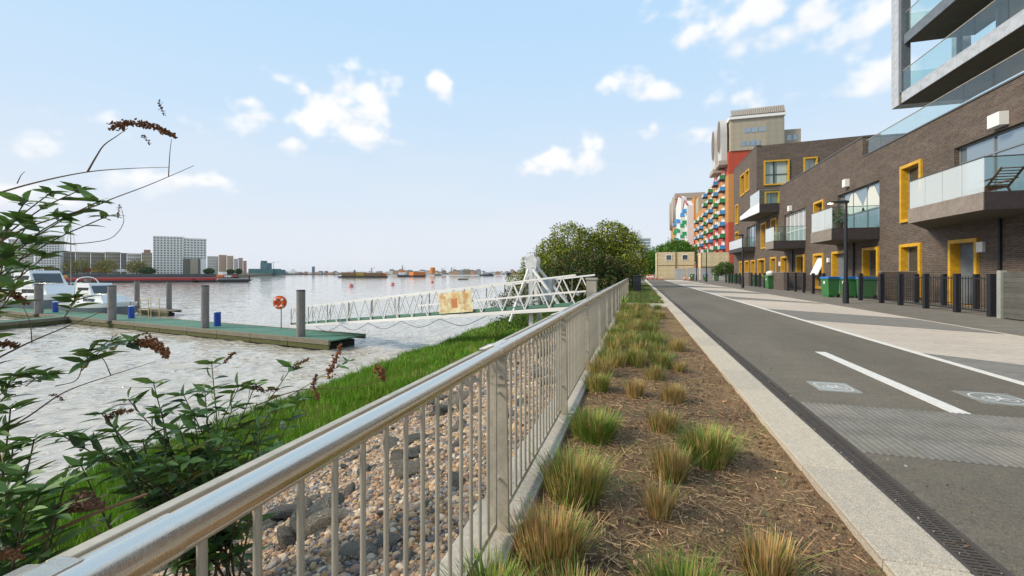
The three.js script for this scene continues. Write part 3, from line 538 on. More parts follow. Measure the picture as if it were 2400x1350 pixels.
{ // the pale framed tower cantilevered over the terrace roof
  const root = thing('balcony_tower', 'grey and glass apartment tower with deep balconies above the terrace roof', 'building', [15.5, 7.71, 20]);
  wpart('end_frame', uvMetres(wallXY([[XF, 9.7], [15.4, 9.7], [15.4, 30], [XF, 30]], [rect(XF + .42, 15.0, 10.3, 29)], 26.36, .64)), M.panelGrey, root);
  wpart('inner_post', box(XF + .02, XF + .40, 10.25, 30, 26.15, 26.355), M.panelDark, root);
  wpart('slab', box(XF + .04, 15.4, 9.72, 10.18, 4, 26.35), M.soffit, root);
  let a = 26.1; for (let i = 0; a > 5; i++) { const b = a - (i === 0 ? .3 : 1.2); wpart('fascia_panel', rbox(XF, XF + .035, 9.7, 10.22, b + .006, a - .006, .004, 1), M.panelGrey, root); a = b; }
  wpart('slab', box(XF + .16, 15.4, 12.64, 13.05, 4, 26.1), M.soffit, root);
  wpart('fascia', box(XF + .10, XF + .155, 12.6, 13.08, 4, 26.1), M.panelDark, root);
  wpart('slab', box(XF + .16, 15.4, 15.5, 15.95, 4, 26.1), M.soffit, root);
  wpart('fascia', box(XF + .10, XF + .155, 15.46, 15.98, 4, 26.1), M.panelDark, root);
  const row = (y0, y1, X) => { let c = 26.1; for (; c > 5;) { const b = c - 1.6; wpart('glass_panel', box(X, X + .014, y0, y1, b + .012, c - .012), M.glassTeal, root); c = b; } wpart('handrail', box(X - .012, X + .026, y1, y1 + .03, 4, 26.1), M.steelMatt, root); };
  row(10.2, 11.28, XF + .06); row(13.06, 14.15, XF + .18);
  for (const y of [10.2, 13.06]) { wpart('glass_panel', box(XF + .1, 15, y, y + 1.08, 26.2, 26.214), M.glassTeal, root); }
  wpart('glass_wall', box(14.7, 14.76, 10.2, 12.6, 4, 23.5), M.windowBlue, root);
  wpart('glass_wall', box(14.7, 14.76, 13.06, 15.4, 4, 23.5), M.windowBlue, root);
  for (let t = 23.5; t > 6; t -= 1.9) for (const [y0, y1] of [[10.2, 12.6], [13.06, 15.4]]) wpart('mullion', box(14.6, 14.69, y0, y1, t - .06, t + .06), M.frameGrey, root);
  wpart('column', rod(V(14.3, 10.19, 25.2), V(14.3, 12.6, 25.2), .11, .11, 16), M.frameDark, root);
  wpart('core', box(15.41, 22, 7.72, 30, 4, 23), M.panelGrey, root);
  wpart('lamp_fitting', new THREE.CylinderGeometry(.32, .32, .07, 28).translate(13.9, 12.59, -22.0), M.panelDark, root);
  wpart('slab_edge', box(15.0, 15.4, 10.2, 30, 23.1, 23.5), M.panelGrey, root);
}
{ // deck chair on the nearest balcony
  const root = thing('deck_chair', 'brown wooden reclining deck chair on the nearest glass balcony', 'deck chair', [11.2, 3.82, 18.1]);
  const wood = std([.30, .115, .045], .6, { map: M.wear });
  for (const dx of [-.28, .28]) { part('rail', beam(V(dx, .28, 1.0), V(dx, .28, -.15), .04, .05), wood, root); part('back_rail', beam(V(dx, .28, -.1), V(dx, .78, -.72), .04, .05), wood, root); part('leg', beam(V(dx, 0, .9), V(dx, .28, .8), .045, .045), wood, root); part('leg', beam(V(dx, 0, -.25), V(dx, .28, -.05), .045, .045), wood, root); part('armrest', beam(V(dx * 1.15, .46, .35), V(dx * 1.15, .50, -.4), .06, .03), wood, root); }
  for (let i = 0; i < 9; i++) part('slat', beam(V(-.27, .31, .95 - i * .12), V(.27, .31, .95 - i * .12), .085, .02), wood, root);
  for (let i = 0; i < 7; i++) { const f = i / 6.5; part('slat', beam(V(-.27, lerp(.33, .80, f), lerp(-.12, -.71, f)), V(.27, lerp(.33, .80, f), lerp(-.12, -.71, f)), .07, .02), wood, root); }
}
{ // potted plant on the middle balcony
  const root = thing('potted_plant', 'leafy green potted plant behind glass on the middle balcony', 'plant', [10.9, 3.77, 28.8]);
  part('pot', new THREE.CylinderGeometry(.2, .15, .35, 16).translate(0, .18, 0), std([.2, .1, .06], .8), root);
  const g = foliage([[0, .7, 0, .38, .45, .38]], 260, .12, [[.05, .12, .03], [.08, .16, .04]], 17); part('leaves', g, M.leafy, root);
}
function foliage(blobs, n, size, palette, seed, { shell = .55, droop = 0, ratio = 2.2 } = {}) {          // leaf-sized bent faces through the volume of ellipsoids
  const r = rngOf(seed), pos = [], col = [], idx = [], vol = blobs.map((b) => b[3] * b[4] * b[5]), tot = vol.reduce((a, b) => a + b, 0);
  const a = new THREE.Vector3(), u = new THREE.Vector3(), w = new THREE.Vector3(), nn = new THREE.Vector3();
  for (let i = 0; i < n; i++) {
    let k = 0, x = r() * tot; while (x > vol[k] && k < blobs.length - 1) { x -= vol[k]; k++; }
    const b = blobs[k]; do { a.set(r() * 2 - 1, r() * 2 - 1, r() * 2 - 1); } while (a.length() > 1 || a.length() < .05);
    const rad = Math.pow(a.length(), shell), lump = 1 + .32 * noise.noise(a.x * 2.2 / a.length() + k * 5, a.y * 2.2 / a.length(), a.z * 2.2 / a.length() + seed) + .16 * noise.noise(a.x * 6 / a.length() + k, a.y * 6 / a.length(), a.z * 6 / a.length());
    a.normalize().multiplyScalar(rad * lump);
    const px = b[0] + a.x * b[3], py = b[1] + a.y * b[4], pz = b[2] + a.z * b[5];
    u.set(r() - .5, r() - .5 - droop, r() - .5).normalize(); w.set(r() - .5, r() - .5, r() - .5).cross(u).normalize(); nn.crossVectors(u, w);
    const L = size * (.6 + r() * .8), Wd = L / ratio, o = pos.length / 3;
    const P = (f, s, l) => pos.push(px + u.x * L * f + w.x * Wd * s + nn.x * L * l, py + u.y * L * f + w.y * Wd * s + nn.y * L * l, pz + u.z * L * f + w.z * Wd * s + nn.z * L * l);
    P(0, 0, 0); P(.45, .5, .06); P(.45, -.5, .06); P(1, 0, -.1);
    idx.push(o, o + 2, o + 1, o + 1, o + 2, o + 3);
    const c = palette[Math.floor(r() * palette.length)], m = .75 + r() * .5; for (let q = 0; q < 4; q++) col.push(c[0] * m, c[1] * m, c[2] * m);
  }
  const g = new THREE.BufferGeometry(); g.setAttribute('position', new THREE.Float32BufferAttribute(pos, 3)); g.setAttribute('color', new THREE.Float32BufferAttribute(col, 3)); g.setIndex(idx); g.computeVertexNormals(); return g;
}

// ---------- fences, walls, bins and lamps in front of the terrace ----------
{
  const root = thing('garden_fence', 'black railings with square posts in front of the nearest yellow door', 'fence', [10.0, 0, 20]);
  const ts = [16.3, 17.75, 19.35, 20.95, 22.35, 24.2];
  for (const t of ts) part('post', rbox(-.075, .075, 0, 1.27, t - .075 - 20, t + .075 - 20, .01, 1), M.black, root);
  for (const y of [.12, 1.1]) for (let i = 0; i < 5; i++) part('rail', box(-.012, .012, y, y + .035, ts[i] + .077 - 20, ts[i + 1] - .077 - 20), M.black, root);
  const bar = new THREE.CylinderGeometry(.008, .008, 1.06, 6).translate(0, .66, 0);
  for (let i = 0; i < 5; i++) { const n = Math.round((ts[i + 1] - ts[i]) / .13); for (let k = 1; k < n; k++) part('bar', bar, M.black, root, V(0, 0, lerp(ts[i], ts[i + 1], k / n) - 20)); }
}
{
  const root = thing('garden_gate_fence', 'second row of black fence posts nearer the wall behind the railings', 'fence', [11.6, 0, 21.5]);
  for (const t of [19.6, 21.3, 23.1]) part('post', rbox(-.07, .07, 0, 1.25, t - .07 - 21.5, t + .07 - 21.5, .01, 1), M.black, root);
  for (const y of [.12, 1.08]) part('rail', box(-.01, .01, y, y + .03, -1.83, 1.53), M.black, root);
  for (let t = 19.75; t < 23.05; t += .13) if (Math.abs(t - 21.3) > .09) part('bar', new THREE.CylinderGeometry(.007, .007, 1.0, 5).translate(0, .62, 0), M.black, root, V(0, 0, t - 21.5));
}
function bollardFence(label, X, t0, t1, n, group) {
  const root = thing('bollard_fence', label, 'fence', [X, 0, (t0 + t1) / 2], group);
  for (let i = 0; i < n; i++) { const t = lerp(t0, t1, i / (n - 1)) - (t0 + t1) / 2; part('post', rbox(-.075, .075, 0, 1.27, t - .075, t + .075, .01, 1), M.black, root); }
  const h = (t1 - t0) / 2; for (const y of [.15, 1.1]) part('rail', box(-.01, .01, y, y + .03, -h + .08, h - .08), M.black, root);
  for (let t = -h + .2; t < h - .15; t += .15) part('bar', new THREE.CylinderGeometry(.007, .007, 1.0, 5).translate(0, .62, 0), M.black, root, V(.0, 0, t));
}
bollardFence('black post fence left of the two blue-lidded green bins', 10.3, 29.3, 35.6, 5);
bollardFence('black post fence beside the bin with a white bag on top', 10.4, 40.6, 46.5, 5);
bollardFence('farthest black post fence along the terrace, near the last lamp', 10.6, 50.5, 60.5, 6);
function lowWall(label, X0, X1, t0, t1, h) { const root = thing('garden_wall', label, 'wall', [(X0 + X1) / 2, 0, (t0 + t1) / 2]); wpart('brickwork', box(X0, X1, 0, h, t0, t1), M.brick, root); wpart('coping', box(X0 - .02, X1 + .02, h + .001, h + .05, t0 - .02, t1 + .02), M.concreteGrey, root); }
lowWall('low brick garden wall standing behind the pair of green bins', 11.0, 12.38, 24.6, 24.85, 1.32);
lowWall('low brick garden wall just past the bin with a white bag', 10.2, 10.45, 36.2, 38.7, 1.3);
lowWall('farther low brick garden wall beside the second lamp post', 10.3, 10.55, 47.2, 49.8, 1.3);
lowWall('brick side wall between gardens behind the first black fence', 10.7, 12.38, 38.9, 39.1, 1.3);
{
  const root = thing('slat_fence', 'grey boarded fence with a pale end post at the right edge', 'fence', [9.85, 0, 13.5]);
  part('end_post', rbox(-.08, .08, 0, 1.36, 2.1, 2.24, .01, 1), std([.34, .36, .33], .7, { map: M.wear }), root);
  const bm = [[.115, .115, .10], [.13, .13, .115], [.105, .107, .095]].map((c) => std(c, .75, { map: M.wear }));
  for (let i = 0; i < 9; i++) part('board', rbox(-.02, .02, .03 + i * .143, .165 + i * .143, -6, 2.09, .006, 1), bm[i % 3], root);
  part('post', box(.022, .1, 0, 1.3, -.5, -.4), bm[0], root);
}
function wheelieBin(label, p, turn, { lid = [.02, .13, .42], body = [.045, .17, .055], bag, stuff } = {}) {
  const root = thing('wheelie_bin', label, 'bin', p, 'wheelie bins along the terrace', turn), bm = std(body, .5), lm = std(lid, .45);
  const s = plate([[-.25, .12], [.25, .1], [.3, .98], [-.3, .98]], .5, [], .015).translate(0, 0, -.25); part('body', s, bm, root);
  part('rim', rbox(-.33, .33, .94, .99, -.3, .3, .012, 2), bm, root);
  const l = part('lid', plate([[-.34, .992], [.36, .992], [.34, 1.04], [.1, 1.09], [-.3, 1.06]], .58, [], .012).translate(0, 0, -.29), lm, root);
  part('handle', rod(V(.39, .98, -.22), V(.39, .98, .22), .016, .016, 8), bm, root);
  for (const z of [-.24, .24]) part('wheel', new THREE.CylinderGeometry(.1, .1, .05, 18).rotateX(Math.PI / 2), M.blackPlastic, root, new THREE.Vector3(.24, .1, z));
  part('sticker', new THREE.BoxGeometry(.004, .14, .1), M.white, root, new THREE.Vector3(-.318, .78, 0));
  part('foot', box(-.24, .1, 0, .115, -.2, .2), bm, root);
  return root;
}
wheelieBin('green bin with a blue lid just left of the nearest lamp post', [9.75, 0, 26.9], .3);
wheelieBin('green bin with a blue lid, right behind the nearest lamp post', [10.5, 0, 26.6], .2);
wheelieBin('green bin with a blue lid beside the first railing post', [10.95, 0, 25.9], .1);
wheelieBin('green bin with a full white bag on its lid', [10.15, 0, 39.4], .2, { lid: [.05, .17, .06] });
wheelieBin('blue bin standing behind the bin with the white bag', [10.8, 0, 40.6], .1, { body: [.02, .10, .34], lid: [.02, .10, .34] });
wheelieBin('green bin between black fence posts beyond the bagged bin', [10.9, 0, 46.9], .1, { lid: [.05, .17, .06] });
wheelieBin('green bin near the far low garden wall, left of its pair', [11.4, 0, 62.0], .1, { lid: [.05, .17, .06] });
wheelieBin('green bin near the far low garden wall, right of its pair', [11.6, 0, 59.8], .1, { lid: [.05, .17, .06] });
wheelieBin('dark green bin left of the two far lamp posts', [8.4, 0, 76.5], 1.2, { body: [.03, .10, .035], lid: [.04, .10, .035] });
wheelieBin('dark green bin between the two far lamp posts', [10.1, 0, 74.5], 1.2, { body: [.03, .10, .035] });
wheelieBin('dark green bin right of the two far lamp posts', [11.4, 0, 72.6], 1.2, { body: [.03, .10, .035], lid: [.04, .10, .035] });
{ const g = new THREE.SphereGeometry(.3, 20, 14), p = g.attributes.position; for (let i = 0; i < p.count; i++) { const x = p.getX(i), y = p.getY(i), z = p.getZ(i), k = 1 + .25 * noise.noise(x * 7, y * 7, z * 7); p.setXYZ(i, x * k, y * k * .7, z * k); } g.computeVertexNormals(); solo('rubbish_bag', 'bulging white rubbish bag on top of a green bin', 'bag', g, std([.72, .72, .70], .45), [10.15, 1.24, 39.4]); }
function lampPost(label, X, t, h, lit) {
  const root = thing('lamp_post', label, 'lamp post', [X, 0, t], 'lamp posts along the terrace');
  part('base', new THREE.CylinderGeometry(.105, .115, .9, 20).translate(0, .45, 0), M.black, root);
  part('pole', new THREE.CylinderGeometry(.062, .075, h - .9, 18).translate(0, .9 + (h - .9) / 2, 0), M.black, root);
  const head = part('lamp_head', plate([[-.66, -.01], [.07, -.03], [.09, .04], [-.05, .075], [-.62, .035]], .2, [], .008).translate(0, h, -.1), M.black, root);
  if (lit) {
    part('lamp_lens', new THREE.BoxGeometry(.16, .02, .12).translate(-.56, h - .03, 0), std([.9, .8, .6], .4, { emissive: new THREE.Color(1, .72, .32), emissiveIntensity: 3 }), head);
    const l = new THREE.PointLight(new THREE.Color(1, .75, .4), 1.2, 8, 2); l.position.set(-.56, h - .09, 0); l.castShadow = true; root.add(l);
  }
}
lampPost('nearest black lamp post with its lamp lit, beside the green bins', 8.4, 21.6, 4.27, true);
lampPost('second black lamp post along the terrace, by the low brick walls', 8.45, 40.8, 4.45);
lampPost('black lamp post in front of the cabins, second from the right', 9.0, 65.4, 4.6);
lampPost('farthest black lamp post, left in front of the cream cabins', 8.9, 75.3, 4.7);
{
  const root = thing('litter_bin', 'square black litter bin at the end of the planting bed', 'bin', [-.1, 0, 29.3]);
  part('body', rbox(-.24, .24, .02, 1.02, -.24, .24, .03, 2), M.black, root); part('lid', rbox(-.26, .26, 1.03, 1.12, -.26, .26, .03, 2), M.black, root); part('opening', box(-.17, .17, .78, .92, -.252, -.242), M.blackPlastic, root);
}
// ---------- on the river ----------
const CT = Math.cos(TURN), ST = Math.sin(TURN);
// a point seen at pixel (px, py) of the photograph, d metres in front of the camera: where a far thing stands
const seenAt = (px, py, d) => { const x = (px - 1200) / 1020 * d; return [x * CT - d * ST, EYE - (py - 639) * d / 1020, x * ST + d * CT]; };
const onWater = (px, py) => seenAt(px, py, 1020 * (EYE - WATER) / (py - 639));
const heading = (a, b) => Math.atan2(b[1] - a[1], b[0] - a[0]);        // turn that lays local x from a to b (X, t)
{
  const capM = std([.42, .42, .41], .7);
  const pl = (label, X, t, top, r = .22) => {
    const root = thing('mooring_pile', label, 'pile', [X, WATER - 1.2, t], 'mooring piles of the pontoon'), h = top - WATER + 1.2;
    part('shaft', new THREE.CylinderGeometry(r, r, h, 22).translate(0, h / 2, 0), M.pile, root); part('cap', new THREE.CylinderGeometry(r * .98, r * 1.02, .07, 22).translate(0, h + .036, 0), M.blackPlastic, root);
    part('weed_band', new THREE.CylinderGeometry(r + .006, r + .006, .55, 22, 1, true).translate(0, 1.35, 0), M.moss, root);
    part('pile_guide', new THREE.TorusGeometry(r + .09, .05, 8, 24).rotateX(Math.PI / 2).translate(0, 1.62, 0), M.blackPlastic, root);
  };
  pl('nearest grey mooring pile, beside the foot of the gangway', -16.95, 18.75, .33, .215);
  pl('grey mooring pile between the lifebuoy and a blue post', -25.05, 19.98, .47, .21);
  pl('grey mooring pile third from the gangway along the pontoon', -35.2, 21.3, .35, .24);
  pl('grey mooring pile at the left, beside the white cruiser', -46.6, 23.1, .35, .27);
  pl('slimmer grey pile standing at a short floating finger', -40.9, 29.2, .42, .21);
  pl('rust-stained pile just right of the moored white boat', -47.4, 30.8, .46, .21);
  pl('pile farther out in front of the red barge', -64, 36.2, .6, .27);
  pl('farthest small pile, left behind the cruiser', -84, 42.5, .5, .3);
}
function pontoon(label, a, b, width, { name = 'pontoon', deck = M.deckGreen } = {}) {
  const L = Math.hypot(b[0] - a[0], b[1] - a[1]), root = thing(name, label, 'pontoon', [a[0], WATER, a[1]], undefined, heading(a, b));
  const n = Math.max(1, Math.round(L / 3));
  for (let i = 0; i < n; i++) {
    const x0 = L * i / n, x1 = L * (i + 1) / n;
    part('deck_panel', rbox(x0 + .015, x1 - .015, .40, .47 + (i % 3) * .004, -width + .14, -.14, .008, 1), deck, root);
    part('edge_beam', rbox(x0 + .01, x1 - .01, .26, .50, -.135, .0, .012, 1), M.timber, root);
    part('edge_beam', rbox(x0 + .01, x1 - .01, .26, .50, -width, -width + .135, .012, 1), M.timber, root);
    part('fender_board', rbox(x0 + .02, x1 - .02, .02, .245, -.115, -.03, .01, 1), M.moss, root);
    part('float', rbox(x0 + .5, x1 - .45, -.4, .25, -width + .3, -.13, .05, 2), M.blackPlastic, root);
  }
  return root;
}
pontoon('long green-decked pontoon with mossy timber edges across the near water', [-14.5, 17.85], [-58.5, 24.9], 2.5);
pontoon('green-decked finger pontoon leading off to the left edge', [-41.3, 22.4], [-39.6, 13], 1.6, { name: 'finger_pontoon' });
pontoon('short dark floating finger by the slimmer pile', [-39.4, 28.0], [-44.6, 29.0], 1.1, { name: 'floating_finger', deck: M.timber });
{
  const gp = 'blue service posts on the pontoon';
  const g = new THREE.CylinderGeometry(.19, .19, .86, 20).translate(0, .43, 0);
  for (const [label, X, t] of [['blue service post at the left by the cruiser', -46.9, 24.3], ['blue service post just right of the third pile', -35.5, 22.7], ['blue service post just right of the second pile', -25.2, 20.9]]) {
    const r = thing('service_post', label, 'post', [X, WATER + .48, t], gp), bl = std([.02, .07, .36], .45);
    part('column', g, bl, r); part('cap', new THREE.SphereGeometry(.19, 20, 8, 0, 6.3, 0, 1.57).scale(1, .35, 1).translate(0, .86, 0), std([.55, .56, .6], .4), r);
  }
  const lb = thing('lifebuoy', 'orange lifebuoy in its round housing on a pole on the pontoon', 'lifebuoy', [-20.5, WATER + .48, 21.0]);
  const om = std([.62, .085, .015], .45);
  part('pole', rod(V(.1, 0, 0), V(.1, 1.3, 0), .03, .03, 10), M.steelDark, lb);
  const hs = part('housing', new THREE.CylinderGeometry(.40, .40, .10, 32).rotateX(Math.PI / 2).rotateY(TURN).translate(0, 1.55, 0), om, lb);
  part('ring', new THREE.TorusGeometry(.26, .085, 12, 32).rotateY(TURN).translate(.0, 1.53, .07), std([.70, .13, .02], .45), lb);
  for (const a of [.6, 2.2, 3.9, 5.4]) part('band', new THREE.TorusGeometry(.26, .09, 10, 6, .32).rotateZ(a).rotateY(TURN).translate(0, 1.53, .07), M.white, lb);
  const dolly = thing('handrail_frame', 'cream tubular boarding frame on the pontoon beside the third pile', 'handrail', [-33.4, WATER + .48, 22.6]), cm = std([.6, .5, .3], .5);
  for (const [x, z] of [[0, 0], [.8, 0], [0, .7], [.8, .7]]) part('upright', rod(new THREE.Vector3(x, 0, z), new THREE.Vector3(x, 1.5, z), .025, .025, 8), cm, dolly);
  for (const y of [.75, 1.48]) for (const z of [0, .7]) part('rail', rod(new THREE.Vector3(0, y, z), new THREE.Vector3(.8, y, z), .022, .022, 8), cm, dolly);
}
// gangway: a white truss from the promenade down to the pontoon
{
  const A = V(-20.3, WATER + .52, 22.5), B = V(-1.75, .12, 15.1), root = thing('gangway', 'white truss gangway with green deck sloping down to the pontoon', 'gangway', [-1.75, 0, 15.1]);
  const dir = B.clone().sub(A), L = dir.length(), side = new THREE.Vector3(-dir.z, 0, dir.x).normalize().multiplyScalar(.68);
  const at = (f, s, h) => A.clone().addScaledVector(dir, f).addScaledVector(side, s).add(new THREE.Vector3(0, h, 0));
  const w = (n, g, m) => wpart(n, g, m, root), wm = M.whitePaint;
  w('deck', beam(at(0, 0, .06), at(1, 0, .06), 1.2, .05), M.deckGreen);
  const n = 19;
  for (const s of [-1, 1]) {
    w('bottom_chord', beam(at(0, s, 0), at(1, s, 0), .07, .13), wm);
    w('kick_board', beam(at(0, s * .93, .14), at(1, s * .93, .14), .02, .10), M.deckGreen);
    w('top_chord', beam(at(.02, s, 1.1), at(1, s, 1.1), .06, .06), wm);
    w('mid_rail', beam(at(.6, s, .55), at(1, s, .55), .04, .06), wm);
    for (let i = 0; i < n; i++) { const a = i / n, m = (i + .5) / n, b = (i + 1) / n; w('diagonal', beam(at(a, s, .06), at(m, s, 1.08), .036, .036), wm); w('diagonal', beam(at(m, s, 1.08), at(b, s, .06), .036, .036), wm); if (i % 2 === 0) w('stanchion', beam(at(a + .004, s, .06), at(a + .006, s, 1.05), .035, .035), M.steelDark); }
  }
  for (let i = 0; i <= 10; i++) w('cross_beam', beam(at(i / 10, -.95, -.04), at(i / 10, .95, -.04), .07, .07), wm);
  for (let i = 0; i < 5; i++) { const p = [0, .5, 1].map((k) => at(.15 + i * .13 + k * .13, 1, -.1 - (k === .5 ? .32 : 0))); w('hanging_cable', tube(p, .012, 12, 5), M.blackPlastic); }
  // pylon that carries the gangway
  const py = thing('gangway_pylon', 'white steel A-frame pylon beside the gangway near the tree', 'pylon', [-3.9, bankY(-3.9, 16.3), 16.3]);
  const q = (X, y, t) => V(X, y, t), pw = (nn, g, m = wm) => wpart(nn, g, m, py);
  for (const dt of [-.95, .95]) { pw('leg', beam(q(-3.75, -1.6, 16.3 + dt), q(-3.93, 1.5, 16.3 + dt * .3), .15, .17)); }
  pw('stay', beam(q(-4.55, -.5, 15.35), q(-4.0, 1.45, 16.0), .075, .075)); pw('stay', beam(q(-2.35, -.15, 14.75), q(-3.82, 1.42, 15.95), .075, .075)); pw('stay', beam(q(-2.25, -.1, 15.9), q(-3.78, 1.5, 16.55), .075, .075)); pw('stay', beam(q(-5.0, -.4, 17.0), q(-4.0, 1.5, 16.5), .075, .075));
  for (const dt of [-.3, .3]) pw('head_plate', wallXY([[-4.1, 1.32], [-3.74, 1.32], [-3.68, 1.78], [-3.76, 1.92], [-4.04, 1.92], [-4.14, 1.74]], [], 16.28 + dt, .05)); pw('sheave_block', rbox(-4.02, -3.8, 1.45, 2.02, 16.1, 16.5, .03, 2));
  pw('winch_box', rbox(-3.55, -3.1, .25, 1.1, 16.2, 16.6, .03, 2), std([.42, .45, .47], .5)); pw('cross_tie', beam(q(-3.83, .2, 15.6), q(-3.83, .2, 17), .1, .1));
  // banner tied to the rail
  const c = document.createElement('canvas'); c.width = 256; c.height = 128; const g = c.getContext('2d'); g.fillStyle = '#d9cfae'; g.fillRect(0, 0, 256, 128);
  const r = rngOf(5); for (let i = 0; i < 130; i++) { g.fillStyle = ['rgba(196,140,80,.35)', 'rgba(225,215,175,.5)', 'rgba(180,120,70,.3)', 'rgba(190,185,140,.4)'][i % 4]; g.beginPath(); g.ellipse(r() * 256, r() * 128, 6 + r() * 26, 4 + r() * 14, r() * 3, 0, 7); g.fill(); }
  g.fillStyle = '#b9794a'; g.fillRect(96, 40, 52, 58); g.fillStyle = '#c99b66'; g.fillRect(112, 22, 20, 20);
  const tx = new THREE.CanvasTexture(c); tx.colorSpace = THREE.SRGBColorSpace;
  const mid = at(.72, 1.12, .55); const ban = new THREE.PlaneGeometry(1.9, .85, 12, 4), bp = ban.attributes.position; for (let i = 0; i < bp.count; i++) bp.setZ(i, .02 * Math.sin(bp.getX(i) * 5) + .01 * Math.sin(bp.getY(i) * 9));
  ban.computeVertexNormals(); const bm = solo('banner', 'faded cream and orange banner tied to the gangway rail', 'banner', ban, std([.9, .9, .9], .8, { map: tx, side: THREE.DoubleSide }), [0, 0, 0]); bm.position.copy(mid); bm.rotation.set(0, Math.atan2(-dir.z, dir.x), 0); bm.rotateZ(Math.asin(dir.y / L));
  const pil = thing('gate_pillar', 'weathered stone gate pillar at the top of the gangway', 'pillar', [-1.5, -.3, 15.15]);
  wpart('shaft', rbox(-1.72, -1.38, -.3, 1.05, 15.0, 15.35, .01, 1), M.concrete, pil); wpart('rust_plate', box(-1.735, -1.722, -.1, 1.0, 15.0, 15.35), M.rust, pil);
  wpart('cap', rbox(-1.75, -1.35, 1.052, 1.12, 14.97, 15.38, .01, 1), M.concrete, pil);
}
// hulls: sections along x from stern to bow
function hull(L, B, H, { bow = .35, draft = .25, sheer = .25, flare = .82, transom = .85 } = {}) {
  const n = 18, k = 9, pos = [], idx = [];
  for (let i = 0; i <= n; i++) {
    const f = i / n, e = f < 1 - bow ? lerp(transom, 1, Math.min(1, f / .35)) : Math.sqrt(Math.max(0, 1 - Math.pow((f - 1 + bow) / bow, 2.1))), x = f * L, top = H * (1 + sheer * Math.pow(f, 3));
    for (let j = 0; j <= k; j++) { const a = j / k * 2 - 1, s = Math.sign(a), m = Math.abs(a), w = (m > .55 ? lerp(flare, 1, (m - .55) / .45) : flare * Math.pow(m / .55, .6)) * B / 2 * Math.max(e, .015), y = m > .55 ? lerp(0, top, (m - .55) / .45) : lerp(-draft, 0, m / .55); pos.push(x + (m > .55 ? (m - .55) / .45 : 0) * .06 * L * Math.pow(f, 6), y, s * w); }
  }
  for (let i = 0; i < n; i++) for (let j = 0; j < k; j++) { const a = i * (k + 1) + j; idx.push(a, a + k + 1, a + k + 2, a, a + k + 2, a + 1); }
  const st = 0; for (let j = 1; j < k; j++) idx.push(0, j, j + 1);
  for (let i = 0; i < n; i++) { const a = i * (k + 1), b = a + k, c = a + k + 1, d = c + k; idx.push(a, b, d, a, d, c); }         // deck
  let g = new THREE.BufferGeometry(); g.setAttribute('position', new THREE.Float32BufferAttribute(pos, 3)); g.setIndex(idx); g = g.toNonIndexed(); g.computeVertexNormals(); return toCreasedNormals(g, .6);
}
const cabin = (x0, x1, y0, y1, w, rf = .25, rr = .1, taper = .85) => { const s = plate([[x0, y0], [x1, y0], [x1 - rf * (y1 - y0) * 2.2, y1], [x0 + rr, y1]], w, [], .04).translate(0, 0, -w / 2); const p = s.attributes.position; for (let i = 0; i < p.count; i++) { const f = (p.getY(i) - y0) / (y1 - y0); p.setZ(i, p.getZ(i) * lerp(1, taper, clamp(f))); } s.computeVertexNormals(); return s; };
const gel = phys([.72, .73, .72], .25, { clearcoat: .4 });
function cruiser(label, p, turn, L, { trim = M.windowDark } = {}) {
  const root = thing('cabin_cruiser', label, 'boat', p, undefined, turn), B = L * .33;
  part('hull', hull(L, B, L * .13), gel, root); part('rubbing_strake', hull(L * 1.003, B * 1.02, L * .095, { draft: -.06 * L }), M.panelDark, root).position.y = .0;
  part('deckhouse', cabin(L * .25, L * .86, L * .13, L * .21, B * .72, .5, .05), gel, root);
  const wh = part('wheelhouse', cabin(L * .30, L * .62, L * .205, L * .33, B * .64, .35, .02), gel, root);
  for (const s of [-1, 1]) { part('side_window', new THREE.BoxGeometry(L * .20, L * .055, .03).translate(L * .44, L * .265, s * B * .305), M.windowDark, wh); part('port_light', new THREE.BoxGeometry(L * .2, L * .03, .03).translate(L * .58, L * .172, s * B * .352), M.windowDark, root); }
  part('windscreen', beam(new THREE.Vector3(L * .606, L * .225, 0), new THREE.Vector3(L * .553, L * .31, 0), B * .5, .03), M.windowDark, wh);
  part('bow_rail', tube([[.6, -.4], [.8, -.34], [.98, 0], [.8, .34], [.6, .4]].map(([f, z]) => new THREE.Vector3(L * f, L * .235, B * z)), .018, 30, 6), M.steel, root);
  for (const [f, z] of [[.6, -.4], [.8, -.34], [.98, 0], [.8, .34], [.6, .4]]) part('stanchion', rod(new THREE.Vector3(L * f, L * .13, B * z), new THREE.Vector3(L * f, L * .235, B * z), .014, .014, 6), M.steel, root);
  part('radar_arch', tube([new THREE.Vector3(L * .3, L * .2, -B * .36), new THREE.Vector3(L * .27, L * .38, -B * .2), new THREE.Vector3(L * .27, L * .38, B * .2), new THREE.Vector3(L * .3, L * .2, B * .36)], .045, 20, 8), gel, root);
  return root;
}
cruiser('white motor cruiser moored behind the pontoon at the left edge', [-62, WATER, 28.6], heading([-62, 28.6], [-50.2, 27.6]), 12);
{
  const b = cruiser('white cabin boat with a blue and yellow sticker, moored by the pontoon', [-49.5, WATER, 26.9], heading([-49.5, 26.9], [-40.2, 25.8]), 8.6);
  part('blue_sticker', new THREE.BoxGeometry(.42, .26, .02), std([.02, .12, .5], .5), b, new THREE.Vector3(6.9, .86, 1.02)); part('yellow_sticker', new THREE.BoxGeometry(.42, .26, .02), std([.65, .5, .05], .5), b, new THREE.Vector3(7.45, .9, .86));
}
